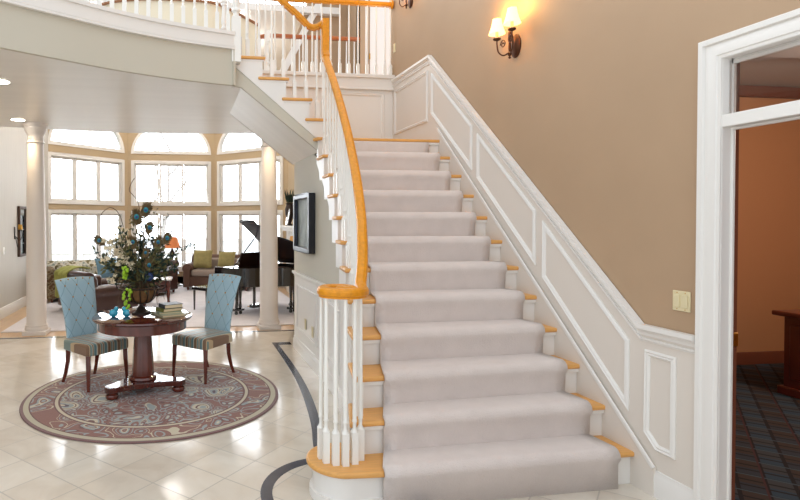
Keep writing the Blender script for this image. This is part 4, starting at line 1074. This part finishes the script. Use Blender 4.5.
# green throw draped over the leather armchair back/arm
vs = []; NU, NV = 12, 18
for j in range(NV+1):
    v = j/NV
    for i in range(NU+1):
        u = i/NU
        if v < .3: x = -.42+(.3-v)*1.1; z = .64 + .03*sin(v*9)
        elif v < .42: x = -.42-.10*sin((v-.3)/.12*pi/2)*1.0; z = .64-.05*(v-.3)/.12
        else: x = -.54 + .03*(v-.42)+.012*sin(u*19+v*3); z = .59-(v-.42)*.72
        y = .05 + .42*u - .06*v + .012*sin(v*14)
        vs.append((x+.008*sin(u*22), y, z+.006*sin(u*17+v*5)))
fs = [(j*(NU+1)+i, j*(NU+1)+i+1, (j+1)*(NU+1)+i+1, (j+1)*(NU+1)+i) for j in range(NV) for i in range(NU)]
o = MB().add(vs, fs).build('throw_blanket', M['green_throw'], None, ang=1.5); o.location = (-1.40,9.30,CARP+.05); o.rotation_euler = (0,0,R(38))
sdm = o.modifiers.new('thick','SOLIDIFY'); sdm.thickness = .02; tag(o, 'olive green throw blanket draped over the back of the leather armchair', 'blanket')

# carved side table
t = tag(empty('side_table', (-.45,9.7,CARP)), 'small carved dark side table with a pale top behind the urn', 'side table')
MB().box(-.26,.26,-.22,.22,.44,.465).build('tabletop', mat('pale_stone_top', (206,200,192), .2), t, bevel=.006)
MB().box(-.23,.23,-.19,.19,.37,.44).build('apron', M['mahog'], t, bevel=.004)
for sx_ in (-1,1):
    for sy_ in (-1,1): MB().lathe([(.015,0),(.03,.02),(.018,.05),(.022,.12),(.036,.2),(.024,.24),(.035,.28),(.03,.37)], (sx_*.2,sy_*.16,0), 14).build('leg', M['mahog'], t)
# pedestal lamp table with glass and lamp
t = tag(empty('pedestal_side_table', (-.24,12.55,CARP)), 'round glass topped table on a black turned pedestal at the bay window', 'side table')
MB().lathe([(.27,0),(.28,.02),(.24,.04),(.12,.06),(.09,.08),(.085,.16),(.10,.18),(.155,.26),(.13,.33),(.08,.37),(.06,.42),(.07,.46),(.07,.505)], (0,0,0), 24).build('pedestal', M['pianob'], t)
MB().lathe([(.001,.506),(.34,.506),(.34,.518),(.001,.518)], (0,0,0), 40).build('glass_top', mat('green_glass_edge', (120,134,136), .05), t)
t = tag(empty('table_lamp', (-.24,12.55,CARP+.519)), 'table lamp with an orange shade on the glass topped table', 'table lamp')
MB().lathe([(.08,0),(.08,.015),(.03,.03),(.025,.10),(.055,.16),(.06,.22),(.03,.28),(.015,.32),(.012,.40)], (0,0,0), 20).build('base', M['bronzed'], t)
MB().lathe([(.19,.33),(.11,.58),(.105,.58),(.185,.33)], (0,0,0), 28).build('lamp_shade', M['shade_or'], t)

# ------------------------------------------------------------------ grand piano and bench
pr_ = tag(empty('grand_piano', (.50,8.77,CARP), math.atan2(-.73,.68)), 'black grand piano with raised lid behind the right column', 'piano')
# local: +x towards the tail, +y from treble to bass side
Lp, Wp = 1.55, 1.28
case = [(0,0),(0,Wp),(1.15,Wp),(1.42,Wp-.10),(1.55,Wp-.34),(1.52,Wp-.60),(1.38,Wp-.76),(1.15,Wp-.86),(.98,.22),(.80,.06),(.62,.0)]
cc = cat([(.47,0),(.60,.04),(.72,.20),(.82,.42),(1.0,.56),(1.12,.72),(1.15,.92),(1.06,1.16),(.90,Wp)], 50)
case = [(0,0),(.30,0)] + [(p.x,p.y) for p in cc] + [(.30,Wp),(0,Wp)]
body = [(.30,0)] + [(p.x,p.y) for p in cc] + [(.30,Wp)]
n = len(body); inner_ = []
c_ = Vector((.60,.64))
for p in body: v = Vector(p)-c_; inner_.append(tuple(c_+v*(1-.045/v.length)))
zb, zt = .44, .73
vs = [(x,y,zb) for x,y in body]+[(x,y,zt) for x,y in body]+[(x,y,zt) for x,y in inner_]+[(x,y,zt-.09) for x,y in inner_]
fs = []
for i in range(n):
    j = (i+1)%n; fs += [(i,j,n+j,n+i),(n+i,n+j,2*n+j,2*n+i),(2*n+i,2*n+j,3*n+j,3*n+i)]
fs.append(tuple(range(n))[::-1]); fs.append(tuple(3*n+i for i in range(n)))
MB().add(vs, fs).build('case', M['pianob'], pr_, ang=.5)
MB().prism(inner_, zt-.085, zt-.06).build('soundboard', mat('gold_red_plate', (150,84,44), .3, metal=.3), pr_, smooth=False)
MB().box(0,.30,0,.06,zb,zt-.0).box(0,.30,Wp-.06,Wp,zb,zt).box(0,.32,.06,Wp-.06,zb,zb+.09).box(.16,.30,.06,Wp-.06,zb,zt).build('keybed', M['pianob'], pr_, bevel=.006)
MB().box(.02,.155,.07,Wp-.07,zb+.09,zb+.115).build('white_keys', M['ivory'], pr_)
MB().box(.085,.155,.09,Wp-.09,zb+.115,zb+.128).build('black_keys', M['pianob'], pr_)
MB().add([(.34,.18,zt),(.34,Wp-.18,zt),(.40,Wp-.18,zt+.23),(.40,.18,zt+.23),(.36,.18,zt),(.36,Wp-.18,zt),(.42,Wp-.18,zt+.23),(.42,.18,zt+.23)], [(0,1,2,3),(4,7,6,5),(0,4,5,1),(1,5,6,2),(2,6,7,3),(3,7,4,0)]).build('music_desk', M['pianob'], pr_, smooth=False)
# lid hinged along the bass side
lid = [(.34,.0)] + [(p.x,p.y) for p in cc] + [(.34,Wp)]
Mh = Matrix.Translation((0,Wp,zt+.01)) @ Matrix.Rotation(R(-33.5),4,'X') @ Matrix.Translation((0,-Wp,0))
MB().prism(lid, 0, .022).xf(Mh).build('lid', M['pianoin'], pr_, bevel=.004, ang=.5)
MB().prism([(.06,.0),(.335,.0),(.335,Wp),(.06,Wp)], .024, .044).xf(Mh @ Matrix.Translation((.28,0,0))).build('lid_flap', M['pianob'], pr_, bevel=.004)
pt = Mh @ Vector((.42,.40,0)); MB().tube([(.34,.05,zt-.02), tuple(pt)], .010, 8).build('lid_prop', M['pianob'], pr_)
for (x, y) in [(.42,.10),(.20,Wp-.14),(.96,.80)]:
    mb = MB()
    for s_ in (-.045,.045): mb.lathe([(.022,.09),(.026,.12),(.018,.2),(.028,.38),(.03,.45)], (x,y+s_,0), 12)
    mb.box(x-.05,x+.05,y-.09,y+.09,.055,.09); mb.lathe([(.02,0),(.03,.02),(.02,.05),(.02,.06)], (x,y-.05,0), 10).lathe([(.02,0),(.03,.02),(.02,.05),(.02,.06)], (x,y+.05,0), 10)
    mb.build('leg', M['pianob'], pr_, bevel=.003)
MB().box(.38,.42,.50,.53,.06,.45).box(.38,.42,.72,.75,.06,.45).box(.34,.44,.46,.79,.05,.10).build('pedal_lyre', M['pianob'], pr_, bevel=.004)
for y in (.54,.62,.70): MB().box(.24,.36,y-.012,y+.012,.05,.062).build('pedal', M['gold'], pr_, bevel=.004)
t = tag(empty('piano_bench', (.56,9.22,CARP), math.atan2(-.73,.68)), 'black piano bench, mostly behind the right blue chair', 'bench')
MB().box(-.17,.17,-.42,.42,.33,.385).build('seat', M['pianob'], t, bevel=.012, seg=3)
for sx_ in (-1,1):
    for sy_ in (-1,1): MB().tube([(sx_*.14,sy_*.38,.34),(sx_*.14,sy_*.38,0)], [.028,.018], 4).build('leg', M['pianob'], t, ang=.3)

# ------------------------------------------------------------------ fireplace mantel, vase, lamp
t = tag(empty('fireplace', (2.25,10.4,0)), 'white fireplace mantel on the right living room wall', 'fireplace')
MB().box(-.22,0,-1.0,1.0,1.33,1.38).box(-.17,0,-.95,.95,1.27,1.33).build('mantel_shelf', M['white'], t, bevel=.008)
MB().box(-.10,0,-.9,-.55,.0,1.27).box(-.10,0,.55,.9,0,1.27).box(-.09,0,-.55,.55,.95,1.27).build('surround', M['white'], t, bevel=.008)
MB().box(-.02,.0,-.55,.55,0,.95).build('firebox', M['black'], t)
for s_ in (-1,1): MB().box(-.115,-.10,s_*.725-.11,s_*.725+.11,.15,1.12).build('panel', M['white'], t, bevel=.006)
t = tag(empty('plant_vase', (2.135,10.85,1.381)), 'dark urn with spiky grass on the white mantel', 'vase')
MB().lathe([(.06,0),(.06,.02),(.03,.05),(.05,.10),(.09,.22),(.10,.33),(.07,.42),(.09,.45)], (0,0,0), 20).build('vase', M['bronzed'], t)
mb = MB()
for k in range(60):
    a = rnd.uniform(0,2*pi); L_ = rnd.uniform(.15,.34); leaf(mb, Vector((.05*cos(a),.05*sin(a),.44)), Vector((cos(a)*.22, sin(a)*.45, 1)), L_, .02)
mb.build('grass', M['darkleaf'], t, smooth=False)['kind'] = 'stuff'
o = MB().lathe([(.11,0),(.12,.008),(.11,.016),(.001,.016)], (0,0,0), 28).xf(Matrix.Scale(1.5,4,(1,0,0))).xf(Matrix.Rotation(R(-80),4,'Y')).build('oval_plate', M['silver']); o.location = (2.06,10.62,1.55)
tag(o, 'shiny oval silver plate leaning on the mantel beside the urn', 'plate')
t = tag(empty('floor_lamp', (1.95,9.35,CARP)), 'lamp with a tan shade standing behind the piano, by the stair wall edge', 'floor lamp')
MB().lathe([(.13,0),(.13,.02),(.02,.04),(.015,.9)], (0,0,0), 16).build('base', M['bronzed'], t)
MB().lathe([(.15,.88),(.10,1.20),(.095,1.20),(.145,.88)], (0,0,0), 4).build('lamp_shade', M['shade_tan'], t, smooth=False)
MB().lathe([(.012,1.20),(.02,1.23),(.005,1.27)], (0,0,0), 10).build('finial', M['gold'], t)

# ------------------------------------------------------------------ left wall: mirror, rope, switch
t = tag(empty('wall_mirror', (-2.72,9.78,1.30)), 'tall dark framed mirror on the pale grey wall behind the left column', 'mirror')
MB().box(0,.045,-.22,-.18,-.42,.42).box(0,.045,.18,.22,-.42,.42).box(0,.045,-.18,.18,-.42,-.38).box(0,.045,-.18,.18,.38,.42).build('frame', mat('walnut_frame', (84,62,50), .5), t, bevel=.006)
MB().box(.01,.02,-.18,.18,-.38,.38).build('glass', M['mirror'], t)
t = tag(empty('iron_wall_candle_holder', (-2.72,9.40,1.28)), 'small scrolled iron candle holder hanging beside the wall mirror', 'candle holder')
MB().box(0,.012,-.02,.02,-.10,.10).build('back_plate', M['bronzed'], t, bevel=.003)
MB().tube([tuple(p) for p in cat([(.01,0,-.05),(.08,0,-.12),(.12,0,-.04),(.10,.0,.06),(.06,0,.02)], 20)], .007, 6).build('arm', M['bronzed'], t)
MB().tube([tuple(p) for p in cat([(.02,0,-.08),(.04,.02,-.22),(.08,0,-.28),(.05,0,-.16)], 20)], .005, 6).build('scroll', M['bronzed'], t)
MB().lathe([(.02,.05),(.035,.06),(.03,.14)], (.09,0,0), 12).build('candle_cup', M['gold'], t)
t = tag(empty('light_switch', (-2.72,8.85,1.02)), 'white switch plate low on the pale grey wall by the left column', 'light switch')
MB().box(0,.008,-.035,.035,-.055,.055).build('plate', M['whitepl'], t, bevel=.003); MB().box(.006,.014,-.008,.008,-.02,.02).build('toggle', M['whitepl'], t)
t = tag(empty('wall_outlet', (-2.72,8.60,.34)), 'white outlet plate above the baseboard at the far left', 'outlet')
MB().box(0,.008,-.035,.035,-.055,.055).build('plate', M['whitepl'], t, bevel=.003); MB().box(.006,.011,-.014,.014,-.036,.036).build('socket', M['whitepl'], t)

# ------------------------------------------------------------------ office beyond the doorway
struct(MB().box(2.615, 8.0, -.5, 4.9, -.1, .002).build('floor', M['plaid'], smooth=False), 'blue and brown plaid carpet of the dim office')
struct(MB().box(2.67, 8.1, 4.88, 5.0, 0, 2.9).build('wall_office', M['office'], smooth=False), 'rust tan office wall')
struct(MB().box(8.0, 8.1, -.5, 4.9, 0, 2.9).build('wall_office', M['office'], smooth=False))
struct(MB().box(2.5, 8.1, -.6, -.5, 0, 2.9).build('wall_office', M['office'], smooth=False))
struct(MB().box(2.62, 8.1, -.6, 5.0, 2.86, 2.96).build('ceiling', M['officeceil'], smooth=False), 'grey office ceiling')
struct(MB().box(2.67, 8.0, 3.35, 3.75, 2.78, 2.86).build('trim_13', M['officeceil'], smooth=False), 'ceiling beam in the office')
struct(MB().sweep([(.0,0),(.02,0),(.02,.10),(.012,.12),(0,.125)], [(2.67,4.88,.002),(8.0,4.88,.002)]).build('baseboard_office', M['officebase'], ang=.4))
struct(MB().box(2.67, 8.0, 4.83, 4.88, 2.745, 2.86).build('trim_14', M['officebase'], bevel=.01), 'brown crown moulding in the office')
t = tag(empty('desk', (5.06,4.03,.002)), 'cherry wood desk just inside the office at the right edge', 'desk')
MB().box(-.03,1.6,-.72,.03,.67,.712).build('desk_top', M['desk'], t, bevel=.012, seg=3)
MB().box(.03,1.54,-.66,-.03,.06,.67).build('body', M['desk'], t, bevel=.004)
MB().box(0,1.57,-.69,0,0,.07).build('plinth', M['desk'], t, bevel=.008)
for a, b in ((-.62,-.38),(-.32,-.08)): MB().box(.018,.034,a,b,.14,.60).build('side_panel', M['desk'], t, bevel=.008)
for a, b in ((.12,.75),(.82,1.45)): MB().box(a,b,-.675,-.655,.14,.60).build('front_panel', M['desk'], t, bevel=.008)
light('POINT', (5.0,2.4,2.45), 90, (1,.80,.66), .2)  # added fill that lightens the enclosed office; no lamp stands there

# ------------------------------------------------------------------ outside the windows
struct(MB().box(-30, 30, 13.4, 60, -.6, -.5).build('ground', M['snow'], smooth=False), 'pale winter ground outside')
def tree(x, y, h, seed, lab):
    r_ = random.Random(seed); mb = MB(); tw = MB()
    def br(p, d, L, r0, lvl):
        pts = [p]; 
        for k in range(4):
            d = (d + Vector([r_.uniform(-.18,.18) for _ in range(3)])).normalized(); pts.append(pts[-1]+d*L/4)
        (mb if lvl < 2 else tw).tube(pts, [r0*(1-.13*k) for k in range(5)], 6)
        if lvl >= 4: return
        for k in range(3 if lvl else 5):
            q_ = r_.choice(pts[2:]) if lvl else pts[1+k%4]
            nd = (d + Vector((r_.uniform(-1,1), r_.uniform(-1,1), r_.uniform(-.1,.6)))).normalized()
            br(q_, nd, L*.62, r0*.5, lvl+1)
    br(Vector((0,0,0)), Vector((0,0,1)), h, .12, 0)
    t = tag(empty('bare_tree', (x, y, -.5)), lab, 'tree', 'bare trees outside the bay'); mb.build('trunk', M['bark'], t); tw.build('twigs', M['bark'], t)
tree(-6.5, 22, 5.2, 3, 'bare winter tree outside the left bay window')
tree(-1.0, 27, 5.6, 5, 'bare winter tree outside the centre bay window')
tree(6.0, 24, 5.2, 9, 'bare winter tree outside the right bay window')
t = tag(empty('deck_railing', (0,16.5,-.5)), 'pale deck railing faintly visible outside the lower windows', 'railing')
MB().box(-6,6,-.04,.04,.98,1.03).box(-6,6,-.03,.03,.15,.19).build('rail', M['white'], t)
b0 = None
mb = MB()
for k in range(80): mb.box(-6+.15*k-.012,-6+.15*k+.012,-.012,.012,.19,.98)
mb.build('pickets', M['white'], t, smooth=False)['kind'] = 'stuff'
for k in range(7): MB().box(-6+2*k-.045,-6+2*k+.045,-.045,.045,0,1.1).build('post', M['white'], t)

# added fill lights, unseen, that brighten the living room from its high ceiling
for (x, y) in [(-1.4,9.6),(.9,9.6),(-.3,11.6)]:
    t = tag(empty('ceiling_light', (x, y, 4.65)), 'added unseen fill light in the high living room ceiling at %s' % {-1.4:'the left', .9:'the right', -.3:'the bay'}[x], 'ceiling light')
    MB().lathe([(.062,-.004),(.085,-.006),(.09,0),(.062,0)], (0,0,0), 28).build('trim_ring', M['whitepl'], t)
    MB().lathe([(.001,-.003),(.06,-.003),(.06,-.001),(.001,-.001)], (0,0,0), 28).build('lens', M['down'], t)
    light('POINT', (x, y, 4.45), 48, (1,.96,.92), .25)
